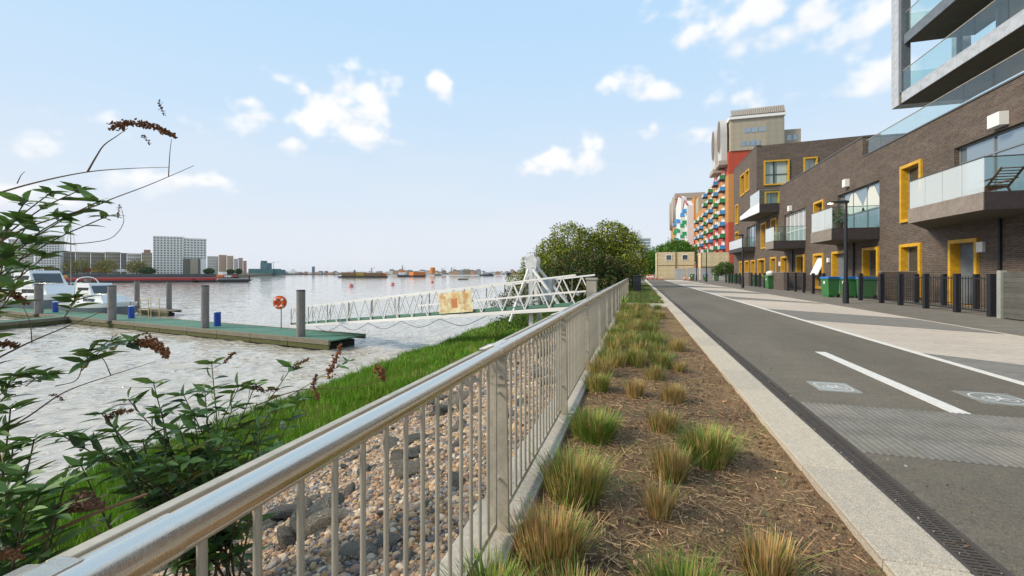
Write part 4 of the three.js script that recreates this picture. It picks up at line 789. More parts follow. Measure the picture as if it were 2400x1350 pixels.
{
  const b = thing('sailing_boat', 'small boat with teal canopy, blue cover and a tall bare mast', 'boat', [-83, WATER, 43.2], undefined, heading([-83, 43.2], [-74.5, 42]));
  part('hull', hull(8.5, 2.7, 1.05), std([.03, .24, .19], .5), b); part('cabin', cabin(2.2, 5.6, 1.0, 1.65, 1.7), gel, b); part('canopy', cabin(.6, 2.6, 1.1, 2.35, 2.1, .1, .2), std([.02, .27, .22], .8), b);
  part('boom_cover', tube([new THREE.Vector3(.5, 1.9, 0), new THREE.Vector3(2.2, 2.05, 0), new THREE.Vector3(3.9, 2.3, 0)], .22, 12, 10), std([.07, .10, .19], .85), b);
  part('mast', rod(new THREE.Vector3(4.1, 1, 0), new THREE.Vector3(4.1, 11.5, 0), .07, .045, 10), M.steelDark, b);
  for (const [x, z] of [[8.3, 0], [.1, 0], [4, 1.3], [4, -1.3]]) part('stay', rod(new THREE.Vector3(x, 1.2, z), new THREE.Vector3(4.1, 11.2, 0), .012, .012, 5), M.steelDark, b);
}
// working craft out on the river
function barge(label, a, b, beamW, H, cargo, { name = 'barge', hullM = M.black, group } = {}) {
  const L = Math.hypot(b[0] - a[0], b[1] - a[1]), root = thing(name, label, 'barge', [a[0], WATER, a[1]], group, heading(a, b));
  part('hull', plate([[0, H], [1.2, 0], [1.2, -.3], [L - 1.8, -.3], [L - 1.8, 0], [L, H]], beamW, [], .05).translate(0, 0, -beamW / 2), hullM, root);
  for (const [x0, x1, y0, y1, w, m, n] of cargo) part(n || 'hold_cover', cabinBox(x0 * L, x1 * L, H + y0, H + y1, w * beamW), m, root);
  return root;
}
const cabinBox = (x0, x1, y0, y1, w) => new RoundedBoxGeometry(x1 - x0, y1 - y0, w, 2, .06).translate((x0 + x1) / 2, (y0 + y1) / 2, 0);
const redM = std([.52, .045, .035], .55, { map: M.wear }), orangeM = std([.55, .17, .03], .6), cargoY = std([.42, .28, .05], .8), cargoB = std([.26, .16, .07], .85), whiteM = std([.7, .7, .68], .6);
{
  const P = (px, py) => { const q = onWater(px, py); return [q[0], q[2]]; };
  barge('long red barge with a dark hull in front of the far quay', P(92, 663.2), P(470, 661.2), 8.5, .75, [[.07, .97, .0, 1.05, .86, redM, 'hold_cover'], [.0, .05, .0, 1.3, .5, whiteM, 'deck_cabin'], [.10, .15, 1.06, 2.1, .3, std([.62, .42, .03], .6), 'yellow_crate']]);
  barge('shorter red barge moored ahead of the long red one', P(462, 661.5), P(528, 660.8), 7, .75, [[.03, .88, 0, 1.05, .85, redM]]);
  const tg = barge('low black workboat with figures of gear on deck, right end of the red barges', P(505, 662), P(590, 661), 6.5, 1.0, [[.05, .9, 0, .5, .8, std([.25, .24, .23], .8), 'deck_gear'], [.9, .93, 0, 1.9, .6, M.black, 'bow_post'], [.3, .34, .5, 1.3, .2, M.panelDark, 'winch']], { name: 'workboat' });
  const tug = barge('red and white tug behind the black workboat', P(508, 653), P(556, 653), 8, .9, [[.1, .45, 0, 1.6, .6, orangeM, 'deckhouse'], [.15, .4, 1.6, 3.4, .5, whiteM, 'wheelhouse'], [.5, .8, 0, 1.0, .6, whiteM, 'deck_gear'], [.85, .95, 0, 1.2, .5, redM, 'bow_house']], { name: 'tug' });
  barge('barge loaded with long yellow and brown cargo, middle of the river', P(793, 650.5), P(912, 650.2), 14, 1.0, [[.08, .34, 0, 2.7, .8, cargoB, 'cargo'], [.35, .52, 0, 2.6, .8, cargoY, 'cargo'], [.53, .86, 0, 2.7, .8, cargoB, 'cargo'], [.87, .95, 0, 2.3, .7, orangeM, 'deckhouse'], [.3, .33, 2.7, 4.8, .3, M.panelDark, 'mast_house']]);
  barge('tug with an orange deckhouse, right of the yellow cargo barge', P(933, 648.6), P(966, 648.6), 10, 1.6, [[.1, .55, 0, 2.4, .7, whiteM, 'deckhouse'], [.2, .45, 2.4, 4.6, .5, orangeM, 'wheelhouse'], [.28, .32, 4.6, 9, .1, M.black, 'mast']], { name: 'tug' });
  barge('orange loaded lighter alongside the orange tug', P(962, 648.8), P(994, 648.6), 11, 1.2, [[.05, .95, 0, 3.2, .85, orangeM, 'cargo']], { name: 'lighter' });
  barge('pale patrol boat far off, left of the cargo barge', P(672, 643.6), P(702, 643.6), 12, 2.2, [[.2, .75, 0, 4, .7, whiteM, 'deckhouse'], [.4, .6, 4, 8, .4, whiteM, 'wheelhouse']], { name: 'patrol_boat', hullM: M.panelDark });
  barge('low brown raft afloat right of the red buoys', P(1073, 655.6), P(1098, 655.4), 3.2, .45, [[.1, .9, 0, .2, .8, M.timber, 'planking']], { name: 'raft', hullM: M.timber });
  barge('dark moored launch near the far bank, left of the pylon', P(1125, 646.4), P(1156, 646.3), 9, 1.6, [[.15, .6, 0, 2.6, .7, M.panelGrey, 'deckhouse'], [.65, .9, 0, 1.4, .6, M.panelDark, 'deck_gear']], { name: 'launch' });
  barge('small black dumb barge at the far bank beside the tree', P(1186, 646.2), P(1199, 646.2), 7, 3.2, [[.1, .9, 0, .8, .8, M.panelDark, 'hold_cover']], { name: 'lighter' });
  barge('white-topped boat moored below the far right bank', P(1018, 644.8), P(1036, 644.8), 11, 2, [[.1, .7, 0, 4.2, .7, whiteM, 'deckhouse'], [.72, .95, 0, 2, .6, cargoB, 'deck_gear']], { name: 'launch' });
  for (const [px, py, label] of [[823, 672.5, 'leftmost and nearest of the three red buoys'], [920, 668.5, 'middle one of the three red buoys'], [1013, 663, 'rightmost and farthest of the three red buoys']]) {
    const q = onWater(px, py), r = thing('mooring_buoy', label, 'buoy', [q[0], WATER - .1, q[2]], 'red mooring buoys'); part('float', new THREE.SphereGeometry(.62, 18, 12).scale(1, .85, 1).translate(0, .35, 0), std([.55, .05, .04], .45), r); part('ring', new THREE.TorusGeometry(.16, .035, 6, 14).translate(0, .98, 0), M.steelDark, r); part('band', new THREE.CylinderGeometry(.635, .635, .12, 18, 1, true).translate(0, .33, 0), M.white, r);
  }
}
// ---------- planting in the bed ----------
function tuft(seed, rad, h, blades, green) {           // one clump: arching blades, living ones green, cut ones straw
  const r = rngOf(seed), pos = [], col = [], idx = [];
  for (let i = 0; i < blades; i++) {
    const a = r() * 6.283, q = Math.sqrt(r()), bx = Math.cos(a) * q * rad * .74, bz = Math.sin(a) * q * rad * .74, alive = r() < green, flop = r() < .09 ? 2.2 : 1, L = h * (alive ? .62 + r() * .55 : .4 + r() * .65), out = (.04 + q * .34 * (alive ? 1.1 : .7)) * (.5 + r() * .8) * flop, a2 = a + (r() - .5) * 1.3, dx = Math.cos(a2), dz = Math.sin(a2), w = (alive ? .0021 : .0025) * (.7 + r() * .7), px = -dz, pz = dx, o = pos.length / 3, n = 4;
    const g = alive ? (r() < .35 ? [.24, .31, .035] : [.11, .215, .018]) : (r() < .5 ? [.42, .25, .08] : [.52, .36, .155]), m = .7 + r() * .55;
    const bend = alive ? .35 + r() * .6 : .1 + r() * .25;
    for (let k = 0; k <= n; k++) { const f = k / n, s = out * L * (f + bend * f * f * .8), y = L * f * (1 - bend * .22 * f * f) - .012, ww = w * (k === n ? .15 : 1 - f * .45), tip = alive && f > .8 ? .25 : 0; for (const e of [-1, 1]) { pos.push(bx + dx * s + px * ww * e, y, bz + dz * s + pz * ww * e); col.push(lerp(g[0], .34, tip) * m, lerp(g[1], .25, tip) * m, lerp(g[2], .1, tip) * m); } }
    for (let k = 0; k < n; k++) { const c = o + k * 2; idx.push(c, c + 1, c + 3, c, c + 3, c + 2); }
  }
  const g = new THREE.BufferGeometry(); g.setAttribute('position', new THREE.Float32BufferAttribute(pos, 3)); g.setAttribute('color', new THREE.Float32BufferAttribute(col, 3)); g.setIndex(idx); g.computeVertexNormals(); return g;
}
{
  const gm = std([1, 1, 1], .7, { vertexColors: true, side: THREE.DoubleSide });
  const near = [
    [-.40, 1.97, .19, .30, 1300, .22, 'large straw-coloured tuft touching the plinth beside the nearest railing post'],
    [-.56, 1.62, .15, .23, 700, .85, 'green tuft in the bottom corner on the plinth edge'],
    [-.24, 1.66, .15, .22, 800, .3, 'brownish tuft at the bottom edge below the largest straw tuft'],
    [.17, 1.86, .19, .21, 900, .7, 'wide low green tuft at the bottom middle of the bed'],
    [.53, 2.12, .12, .27, 650, .12, 'tall straw tuft at the bottom right near the kerb'],
    [-.37, 2.58, .21, .34, 1400, .55, 'big green tuft spilling over the plinth, second from the camera'],
    [-.35, 3.58, .23, .28, 1300, .85, 'bright green tuft against the plinth, third from the camera'],
    [.11, 2.53, .08, .25, 330, .15, 'small narrow straw tuft standing alone in the middle of the bed'],
    [.20, 3.0, .13, .29, 750, .25, 'straw tuft leaning against the big green-topped one'],
    [.46, 3.33, .19, .32, 1300, .6, 'big green-topped tuft in the right half of the bed'],
    [.20, 3.9, .15, .23, 700, .2, 'low straw tuft behind the big green-topped one'],
    [-.04, 4.88, .11, .26, 500, .15, 'upright straw tuft in the middle, level with two others'],
    [.34, 4.78, .15, .26, 700, .12, 'wide straw tuft right of the middle, near the bare soil'],
    [.52, 6.25, .09, .2, 350, .3, 'small tuft alone near the kerb beyond the bare soil'],
    [-.45, 4.98, .16, .28, 850, .55, 'green and brown tuft at the plinth, fourth from the camera'],
  ];
  near.forEach(([X, t, rad, h, n, gr, label], i) => solo('grass_tuft', label, 'grass tuft', tuft(200 + i, rad * .92, h * .8, n, gr), gm, [X, -.035, t], 'ornamental grass tufts'));
  const r = rngOf(66), shapes = Array.from({ length: 8 }, (_, i) => tuft(300 + i, .16, .24, 420, .3 + i * .08));
  const spots = [], rows = ['row along the plinth', 'row next to the plinth row', 'row in the right half of the bed', 'row nearest the kerb'], seq = [0, 0, 0, 0], nth = (n) => n + (n % 100 > 10 && n % 100 < 14 ? 'th' : ['th', 'st', 'nd', 'rd'][n % 10] || 'th'); for (let t = 5.9; t < 17.5; t += .42) for (const [ri, X0] of [-.42, -.08, .28, .62].entries()) { const X = X0 + (r() - .5) * .2, tt = t + (r() - .5) * .34; if (r() < (X0 > .5 ? .3 : X0 > .2 ? .62 : .86) && !(X > .4 && tt < 7)) spots.push([X, tt, ri]); }
  spots.forEach(([X, t, ri], i) => { seq[ri]++; const m = solo('grass_tuft', `${i % 8 < 3 ? 'mostly straw' : i % 8 < 6 ? 'green and straw' : 'mostly green'} tuft, ${nth(seq[ri])} along the crowded ${rows[ri]}`, 'grass tuft', shapes[i % 8], gm, [X, -.035, t], t < 9 ? 'tufts in the middle stretch of the bed' : 'tufts in the far stretch of the bed', r() * 6.3); m.scale.setScalar(.8 + r() * .45); });
  // far bed: mown grass
  const blades = bladeClump(10, .16, .5, .006, 8), im = new THREE.InstancedMesh(blades, std([1, 1, 1], .7, { side: THREE.DoubleSide }), 2600), m4 = new THREE.Matrix4(), q = new THREE.Quaternion(), up = new THREE.Vector3(0, 1, 0), c = new THREE.Color(); im.name = 'bed_grass'; im.userData = { kind: 'stuff', label: 'rough grass around the black litter bin' };
  for (let i = 0; i < 2600; i++) { const t = 19.4 + r() * 26, X = -.55 + r() * 1.55; q.setFromAxisAngle(up, r() * 6.3); m4.compose(V(X, -.05, t), q, new THREE.Vector3(1.3, .7 + r() * .8, 1.3)); im.setMatrixAt(i, m4); const k = .7 + r() * .6; im.setColorAt(i, r() < .2 ? c.setRGB(.3 * k, .22 * k, .09 * k) : c.setRGB(.10 * k, .18 * k, .03 * k)); }
  scene.add(shadowed(im));
  // straw and crumbs of soil lying on the bed
  const straw = new THREE.InstancedMesh(new THREE.BoxGeometry(1, .0018, .0022), std([1, 1, 1], .85), 5200); straw.name = 'straw_litter'; straw.userData = { kind: 'stuff', label: 'dry straw scattered over the soil' };
  const e = new THREE.Euler();
  for (let i = 0; i < 5200; i++) { const t = 1.2 + Math.pow(r(), 1.7) * 12; let X; do { X = -.5 + r() * 1.5; } while (X > .62 && r() < .55); e.set((r() - .5) * .3, r() * 6.3, (r() - .5) * .35); q.setFromEuler(e); const L = .02 + Math.pow(r(), 1.6) * .085, th = .6 + r() * 1.1; m4.compose(V(X, -.028 + r() * .012 + .02 * fbm(X * 1.7, 2, t * 1.7, 3), t), q, new THREE.Vector3(L, th, th)); straw.setMatrixAt(i, m4); const k = .55 + r() * .75; straw.setColorAt(i, c.setRGB(.52 * k, .35 * k, .19 * k)); }
  scene.add(shadowed(straw));
  const cl = new THREE.IcosahedronGeometry(1, 0), crumbs = new THREE.InstancedMesh(cl, std([1, 1, 1], .95), 9000); crumbs.name = 'soil_crumbs'; crumbs.userData = { kind: 'stuff', label: 'crumbs of soil, bark and grit on the bed' };
  for (let i = 0; i < 9000; i++) { const t = 1.2 + Math.pow(r(), 1.6) * 9, X = -.55 + r() * 1.58, s = .003 + Math.pow(r(), 3) * .011; e.set(r() * 6, r() * 6, r() * 6); q.setFromEuler(e); m4.compose(V(X, -.033 + .02 * fbm(X * 1.7, 2, t * 1.7, 3), t), q, new THREE.Vector3(s * 1.4, s * .8, s)); crumbs.setMatrixAt(i, m4); const k = .5 + r() * .8, p = r() < .08 ? 3 : 1; crumbs.setColorAt(i, c.setRGB(.17 * k * p, .098 * k * p, .05 * k * p)); }
  scene.add(shadowed(crumbs));
}
{ // grit, twigs and blown leaves lying on the path, most of it along the drain
  const r = rngOf(404), im = new THREE.InstancedMesh(new THREE.IcosahedronGeometry(1, 0), std([1, 1, 1], .9), 1100), m4 = new THREE.Matrix4(), q = new THREE.Quaternion(), e = new THREE.Euler(), c = new THREE.Color(); im.name = 'grit'; im.userData = { kind: 'stuff', label: 'grit and blown leaf bits on the path by the drain' };
  for (let i = 0; i < 1100; i++) { const edge = r() < .7, X = edge ? 1.4 + Math.pow(r(), 2) * .55 : 1.6 + r() * 5.6, t = 1.6 + Math.pow(r(), 1.4) * (edge ? 9 : 14), s = .002 + Math.pow(r(), 3) * .006; e.set(r() * 6, r() * 6, r() * 6); q.setFromEuler(e); m4.compose(V(X, .002, t), q, new THREE.Vector3(s * 1.6, s * .5, s)); im.setMatrixAt(i, m4); const k = .6 + r() * .8; r() < .18 ? im.setColorAt(i, c.setRGB(.3 * k, .28 * k, .24 * k)) : im.setColorAt(i, c.setRGB(.15 * k, .10 * k, .055 * k)); }
  scene.add(shadowed(im));
}
// ---------- shrubs by the water ----------
const leafG = (() => { const pos = [], idx = [], rows = [[0, .04], [.12, .5], [.32, 1], [.55, .86], [.78, .5], [1, .0]]; for (const [f, w] of rows) { const d = -.22 * f * f; pos.push(f, d, 0, f, d + .035 * w, .17 * w, f, d + .035 * w, -.17 * w); } for (let i = 0; i < rows.length - 1; i++) { const a = i * 3, b = a + 3; idx.push(a, b, b + 1, a, b + 1, a + 1, a, a + 2, b + 2, a, b + 2, b); } const g = new THREE.BufferGeometry(); g.setAttribute('position', new THREE.Float32BufferAttribute(pos, 3)); g.setIndex(idx); g.computeVertexNormals(); return g; })();
const leafMats = [[.06, .125, .032], [.085, .17, .036], [.115, .22, .042], [.16, .27, .07], [.045, .09, .038], [.30, .25, .05]].map((c) => phys(c, .55, { side: THREE.DoubleSide, transmission: .3, thickness: 0, specularIntensity: .6 }));
function panicle(pts, r0, n, seed) { n = Math.round(n * 1.9);                    // a dried flower spike: tiny husks packed along a curve
  const r = rngOf(seed), cv = new THREE.CatmullRomCurve3(pts), list = [], husk = new THREE.OctahedronGeometry(1, 0), p = new THREE.Vector3();
  for (let i = 0; i < n; i++) { const f = (Math.floor(r() * 7) + Math.pow(r(), 1.6) * .95) / 7; cv.getPoint(f, p); const s = r0 * (.15 + r() * .2), rr = r0 * Math.pow(1 - f, .3) * Math.pow(r(), .7) * (.55 + .6 * Math.abs(Math.sin(f * 22))); const a = r() * 6.3, b = r() * 6.3; list.push(husk.clone().scale(s, s * 1.5, s * .8).rotateX(r() * 6).rotateY(r() * 6).translate(p.x + Math.cos(a) * rr, p.y + Math.sin(a) * rr, p.z + Math.sin(b) * rr)); }
  return merge(list);
}
const huskMats = [[.16, .068, .028], [.22, .085, .032], [.115, .058, .03]].map((c) => std(c, .95));
const stemM = std([.105, .075, .042], .9), twigM = std([.15, .11, .075], .9), deadM = std([.21, .115, .06], .9);
function shrub(label, base, seed) {
  const root = thing('buddleia_shrub', label, 'shrub', base), r = rngOf(seed); let leaves = 0; const rest = [[], [], [], [], [], []];
  const addLeaf = (p, dir, L, mi) => {
    const d = dir.clone().normalize(), q = new THREE.Quaternion().setFromUnitVectors(new THREE.Vector3(1, 0, 0), d).multiply(new THREE.Quaternion().setFromAxisAngle(new THREE.Vector3(1, 0, 0), (r() - .5) * 1.2));
    if (leaves < 292) { const m = part('leaf', leafG, leafMats[mi], root, p.clone().sub(root.position)); m.quaternion.copy(q); m.scale.set(L, L, L * (.8 + r() * .35)); leaves++; }
    else { const g = leafG.clone(); g.applyMatrix4(new THREE.Matrix4().compose(p.clone().sub(root.position), q, new THREE.Vector3(L, L, L))); rest[mi].push(g); }
  };
  return {
    root, r,
    stem(pts, r0, r1, mat = stemM) { const cv = new THREE.CatmullRomCurve3(pts), n = 26, g = new THREE.TubeGeometry(cv, n, 1, 6); const p = g.attributes.position, c = new THREE.Vector3(); for (let i = 0; i <= n; i++) { cv.getPointAt(i / n, c); const k = lerp(r0, r1, i / n); for (let j = 0; j <= 6; j++) { const o = i * 7 + j; p.setXYZ(o, c.x + (p.getX(o) - c.x) * k, c.y + (p.getY(o) - c.y) * k, c.z + (p.getZ(o) - c.z) * k); } } wpart('stem', g, mat, root); return cv; },
    leafy(cv, f0, f1, pairs, L, crown = 5) {
      const p = new THREE.Vector3(), tn = new THREE.Vector3();
      for (let i = 0; i < pairs; i++) { const f = lerp(f0, f1, i / Math.max(1, pairs - 1)); cv.getPointAt(Math.min(.995, f), p); cv.getTangentAt(Math.min(.995, f), tn); const a = i * 1.57 + r() * .6, u = new THREE.Vector3(Math.cos(a), .12, Math.sin(a)); for (const s of [1, -1]) { const d = u.clone().multiplyScalar(s).addScaledVector(tn, .55); d.y += -.05 - r() * .28 + .2; addLeaf(p, d, L * lerp(1.15, .75, i / pairs) * (.75 + r() * .45), Math.floor(Math.min(5, r() < .03 ? 5 : r() * 4.6))); } }
      for (let i = 0; i < crown; i++) { cv.getPointAt(.995, p); const a = i / crown * 6.3; addLeaf(p, new THREE.Vector3(Math.cos(a) * .8, .55 - r() * .5, Math.sin(a) * .8), L * (.5 + r() * .4), 1 + Math.floor(r() * 3)); }
    },
    spike(pts, r0, n, sd, mi = 0) { wpart('flower_head', panicle(pts, r0, n, sd), huskMats[mi], root); },
    done() { rest.forEach((q, i) => { if (q.length) part('foliage', merge(q), leafMats[i], root).userData.kind = 'stuff'; }); },
  };
}
const px3 = (px, py, d) => V(...seenAt(px, py, d));
{
  const b0 = [-2.45, bankY(-2.45, 1.95), 1.95], A = shrub('low leafy green shrub with rusty flower heads just behind the handrail', b0, 5);
  const tips = [[237, 968, 2.3], [148, 1022, 2.15], [300, 935, 2.5], [359, 895, 2.65], [430, 925, 2.5], [496, 850, 2.85], [545, 955, 2.5], [600, 898, 2.8], [655, 955, 2.75], [685, 858, 3.0], [420, 1005, 2.3], [520, 1025, 2.35], [335, 1035, 2.25], [245, 1065, 2.1], [610, 1005, 2.55], [455, 970, 2.45], [380, 965, 2.55], [190, 1090, 2.05], [560, 905, 2.75], [300, 1110, 2.1], [440, 1080, 2.25], [705, 935, 2.95], [640, 1045, 2.5], [505, 1095, 2.25], [385, 1085, 2.2], [565, 1060, 2.4], [270, 1010, 2.25], [480, 915, 2.6], [210, 1030, 2.2]];
  tips.forEach(([x, y, d], i) => { const tip = px3(x, y, d), base = V(b0[0] + (A.r() - .5) * .5, b0[1], b0[2] + (A.r() - .5) * .5), mid = base.clone().lerp(tip, .55).add(new THREE.Vector3((A.r() - .5) * .15, .12, (A.r() - .5) * .15)); const cv = A.stem([base, mid, tip], .008, .0025); A.leafy(cv, .28, .97, 16, .14, 7); });
  { const cv = A.stem([V(...b0), px3(620, 985, 2.7), px3(725, 900, 3.1), px3(820, 845, 3.4)], .006, .002, twigM); A.leafy(cv, .86, .99, 4, .085, 6); }
  A.stem([px3(600, 950, 2.7), px3(700, 915, 3), px3(840, 905, 3.3), px3(970, 870, 3.6)], .004, .0016, deadM);
  const sp = [[[885, 862, 3.4], [895, 875, 3.4], [900, 892, 3.4], .035, 70, 1], [[590, 908, 2.8], [620, 915, 2.8], [655, 912, 2.8], .02, 60, 0], [[250, 985, 2.3], [275, 968, 2.3], [312, 962, 2.3], .02, 60, 0], [[745, 935, 3.0], [735, 905, 3.0], [742, 878, 3.0], .024, 70, 1], [[770, 880, 3.1], [785, 845, 3.1], [800, 808, 3.1], .03, 80, 1], [[525, 850, 2.85], [540, 835, 2.85], [552, 826, 2.85], .018, 45, 0], [[690, 862, 3.0], [705, 850, 3.0], [725, 840, 3.0], .02, 50, 0], [[150, 1190, 1.8], [190, 1170, 1.8], [240, 1185, 1.8], .035, 120, 2]];
  sp.forEach((s, i) => A.spike(s.slice(0, 3).map((q) => px3(...q)), s[3], s[4], 40 + i, s[5]));
  A.done();
}
{
  const b0 = [-3.5, bankY(-3.5, 1.35), 1.35], B = shrub('tall shrub at the left edge with bare twigs reaching over the river', b0, 9);
  const tips = [[235, 470, 2.45], [195, 442, 2.5], [125, 448, 2.45], [62, 468, 2.35], [90, 565, 2.25], [62, 622, 2.15], [22, 522, 2.2], [112, 595, 2.3], [40, 665, 2.05], [255, 505, 2.45], [165, 505, 2.45], [15, 590, 2.1], [80, 510, 2.3]];
  tips.forEach(([x, y, d], i) => { const tip = px3(x, y, d), base = V(b0[0] + (B.r() - .5) * .3, b0[1], b0[2] + (B.r() - .5) * .3), mid = px3(-40 - B.r() * 60, (y + 900) / 2, d * .97); const cv = B.stem([base, mid, px3(lerp(-30, x, .45), y + 60 + B.r() * 20, d), tip], .011, .0028); B.leafy(cv, .70, .985, 9, .145, 7); });
  const tw = [[[-60, 470], [75, 430], [205, 403], [300, 395], [395, 392]], [[205, 403], [225, 368], [243, 341], [275, 318], [300, 300]], [[-40, 590], [60, 535], [150, 505], [225, 482], [265, 465], [340, 437], [395, 414], [455, 388]], [[110, 572], [215, 568], [265, 555], [290, 520], [285, 490]], [[-30, 852], [70, 802], [170, 760], [262, 720]], [[-40, 1035], [60, 980], [150, 920], [260, 880], [365, 847]], [[260, 880], [240, 840], [215, 830], [190, 845]], [[40, 430], [50, 410], [58, 402]], [[395, 414], [398, 360], [402, 325]], [[75, 805], [70, 755], [55, 720]], [[130, 905], [180, 890], [200, 845], [250, 832]], [[160, 720], [175, 700], [178, 690]]];
  tw.forEach((p, i) => B.stem(p.map(([x, y]) => px3(x, y, 2.45)), i < 3 || i === 4 || i === 5 ? .0055 : .003, .0013, twigM));
  const lf = [[[190, 870], [235, 822], [262, 800]], [[262, 800], [290, 808], [318, 800]], [[150, 745], [170, 715], [178, 698]], [[60, 905], [90, 885], [115, 880]], [[0, 925], [25, 900], [45, 880]], [[-20, 960], [10, 930], [20, 905]], [[225, 840], [200, 850], [215, 822]]];
  lf.forEach((p) => { const cv = B.stem(p.map(([x, y]) => px3(x, y, 2.45)), .003, .0015, twigM); B.leafy(cv, .3, .99, 5, .12, 7); });
  const sp = [[[262, 297], [300, 290], [345, 293], [385, 307], [412, 322], .026, 190, 0], [[372, 235], [377, 252], [387, 272], .014, 26, 2], [[335, 318], [345, 330], [352, 340], .013, 24, 0], [[325, 803], [350, 805], [372, 815], [395, 836], .032, 150, 1], [[-10, 695], [25, 690], [45, 698], [66, 712], .026, 110, 1], [[-5, 808], [20, 806], [42, 812], .024, 70, 0], [[355, 792], [345, 780], [330, 786], .014, 30, 1], [[280, 480], [278, 495], [277, 512], .012, 22, 2], [[120, 925], [135, 930], [150, 938], .014, 30, 0]];
  sp.forEach((s, i) => { const pts = s.filter(Array.isArray).map(([x, y]) => px3(x, y, 2.45)), k = s.length; B.spike(pts, s[k - 3], s[k - 2], 70 + i, s[k - 1]); });
  B.done();
}
{
  const b0 = [-2.2, bankY(-2.2, 1.0), 1.0], C = shrub('dark leafy shoots in the bottom left corner with a thick dead cane', b0, 21);
  const tips = [[25, 955, 2.1], [30, 1050, 1.95], [60, 1110, 1.85], [20, 1150, 1.75], [95, 1150, 1.8], [150, 1140, 1.85], [-10, 1010, 2.0], [60, 1200, 1.7], [10, 1090, 1.85], [130, 1205, 1.72], [-5, 1230, 1.65], [80, 1030, 2.0]];
  tips.forEach(([x, y, d]) => { const tip = px3(x, y, d), base = V(b0[0] + (C.r() - .5) * .3, b0[1], b0[2] + (C.r() - .5) * .3), mid = base.clone().lerp(tip, .5).add(new THREE.Vector3(-.05, .1, 0)); const cv = C.stem([base, mid, tip], .008, .003); C.leafy(cv, .4, .98, 12, .14, 7); });
  C.stem([px3(-60, 1345, 1.7), px3(75, 1272, 1.75), px3(200, 1212, 1.85), px3(345, 1158, 2.0)], .009, .006, deadM);
  for (const p of [[[90, 1230], [130, 1285], [150, 1330]], [[150, 1235], [120, 1290], [90, 1330]], [[200, 1215], [235, 1260], [250, 1300]]]) C.stem(p.map(([x, y]) => px3(x, y, 1.8)), .003, .0016, twigM);
  C.spike([px3(165, 1195, 1.75), px3(190, 1182, 1.75), px3(225, 1190, 1.75)], .02, 110, 90, 2); C.spike([px3(-20, 1300, 1.6), px3(20, 1296, 1.6), px3(50, 1306, 1.6)], .02, 110, 91, 0);
  C.done();
}
// ---------- trees ----------
function tree(name, label, category, p, trunkH, trunkR, blobs, n, size, palette, seed, opt = {}) {
  const root = thing(name, label, category, p, opt.group), r = rngOf(seed);
  const tg = []; tg.push(rod(new THREE.Vector3(0, -.6, 0), new THREE.Vector3(.1, trunkH, .05), trunkR, trunkR * .7, 10)); part('trunk', merge(tg), M.bark, root);
  for (const b of blobs.slice(0, 9)) part('limb', rod(new THREE.Vector3(.05, trunkH * .7, .02), new THREE.Vector3(b[0], b[1], b[2]), trunkR * .5, trunkR * .12, 7), M.bark, root);
  part('crown', foliage(blobs, n, size, palette, seed, opt), M.leafy, root); return root;
}
const olive = [[.20, .23, .03], [.25, .28, .035], [.14, .17, .025], [.30, .32, .04], [.11, .14, .025]], deepG = [[.045, .08, .025], [.06, .105, .028], [.075, .13, .035], [.11, .095, .03], [.14, .10, .04]], freshG = [[.09, .20, .018], [.12, .25, .022], [.07, .16, .016], [.05, .12, .015]];
tree('bank_tree', 'large bushy tree on the bank beyond the gangway, left crown of the pair', 'tree', [-6.2, -1.2, 40], 2.6, .22, [[.2, 5.2, 0, 1.9, 2.0, 2.0], [1.7, 4.7, -.6, 1.5, 2.0, 1.7], [-1.4, 4.2, .4, 1.7, 1.7, 1.8], [-.2, 3.2, .8, 2.8, 1.9, 2.2], [-2.9, 3.0, .2, 1.6, 1.4, 1.5], [-4.4, 1.7, 0, 1.5, 1.1, 1.3], [-3.4, 1.2, .6, 1.8, 1.1, 1.4]], 17000, .23, olive, 71, { droop: .25, ratio: 2.6, shell: .5 });
tree('bank_tree', 'large bushy tree on the bank beyond the gangway, right crown of the pair', 'tree', [-2.2, -.4, 41.5], 2.4, .22, [[-.3, 4.8, 0, 1.7, 1.8, 1.9], [.7, 4.3, .2, 1.5, 1.7, 1.6], [1.5, 3.0, .4, 1.6, 1.9, 1.8], [-1.2, 3.2, .3, 1.8, 2.1, 1.8], [.6, 1.9, .6, 2.2, 1.5, 1.9]], 15000, .23, olive, 72, { droop: .25, ratio: 2.6, shell: .5 });
tree('bank_shrub', 'dark green thicket in front of the bank tree, above the gangway', 'shrub', [-3.9, -.9, 31], 1.2, .1, [[0, 2.3, 0, 1.9, 1.5, 1.5], [1.7, 1.9, -.6, 1.5, 1.5, 1.3], [-1.7, 1.8, .2, 1.3, 1.2, 1.2], [2.9, 1.6, -1, 1.1, 1.3, 1.1], [.6, 1.0, .8, 2.6, 1.1, 1.2]], 18000, .18, deepG, 73);
tree('bank_shrub', 'brownish green bush below the pylon at the left of the thicket', 'shrub', [-6.5, -1.6, 27], .9, .08, [[0, 1.8, 0, 1.3, 1.1, 1.1], [-1.1, 1.2, .2, 1.0, .8, .9], [1.4, 1.4, .1, 1.4, 1.0, 1.0], [-2.0, .8, 0, .9, .6, .8]], 6500, .12, [...deepG, [.12, .08, .03], [.10, .12, .03]], 74);
tree('bank_shrub', 'leaf-brown hedge behind the railing end, under the bank tree', 'shrub', [-1.9, -.4, 33.5], .7, .07, [[0, 1.2, 0, .95, 1.1, 1.3], [.2, 1.9, 1.5, .9, 1.0, 1.3], [-.6, .9, -1.2, .9, .9, 1.1]], 5200, .12, [...deepG, [.13, .10, .035]], 75);
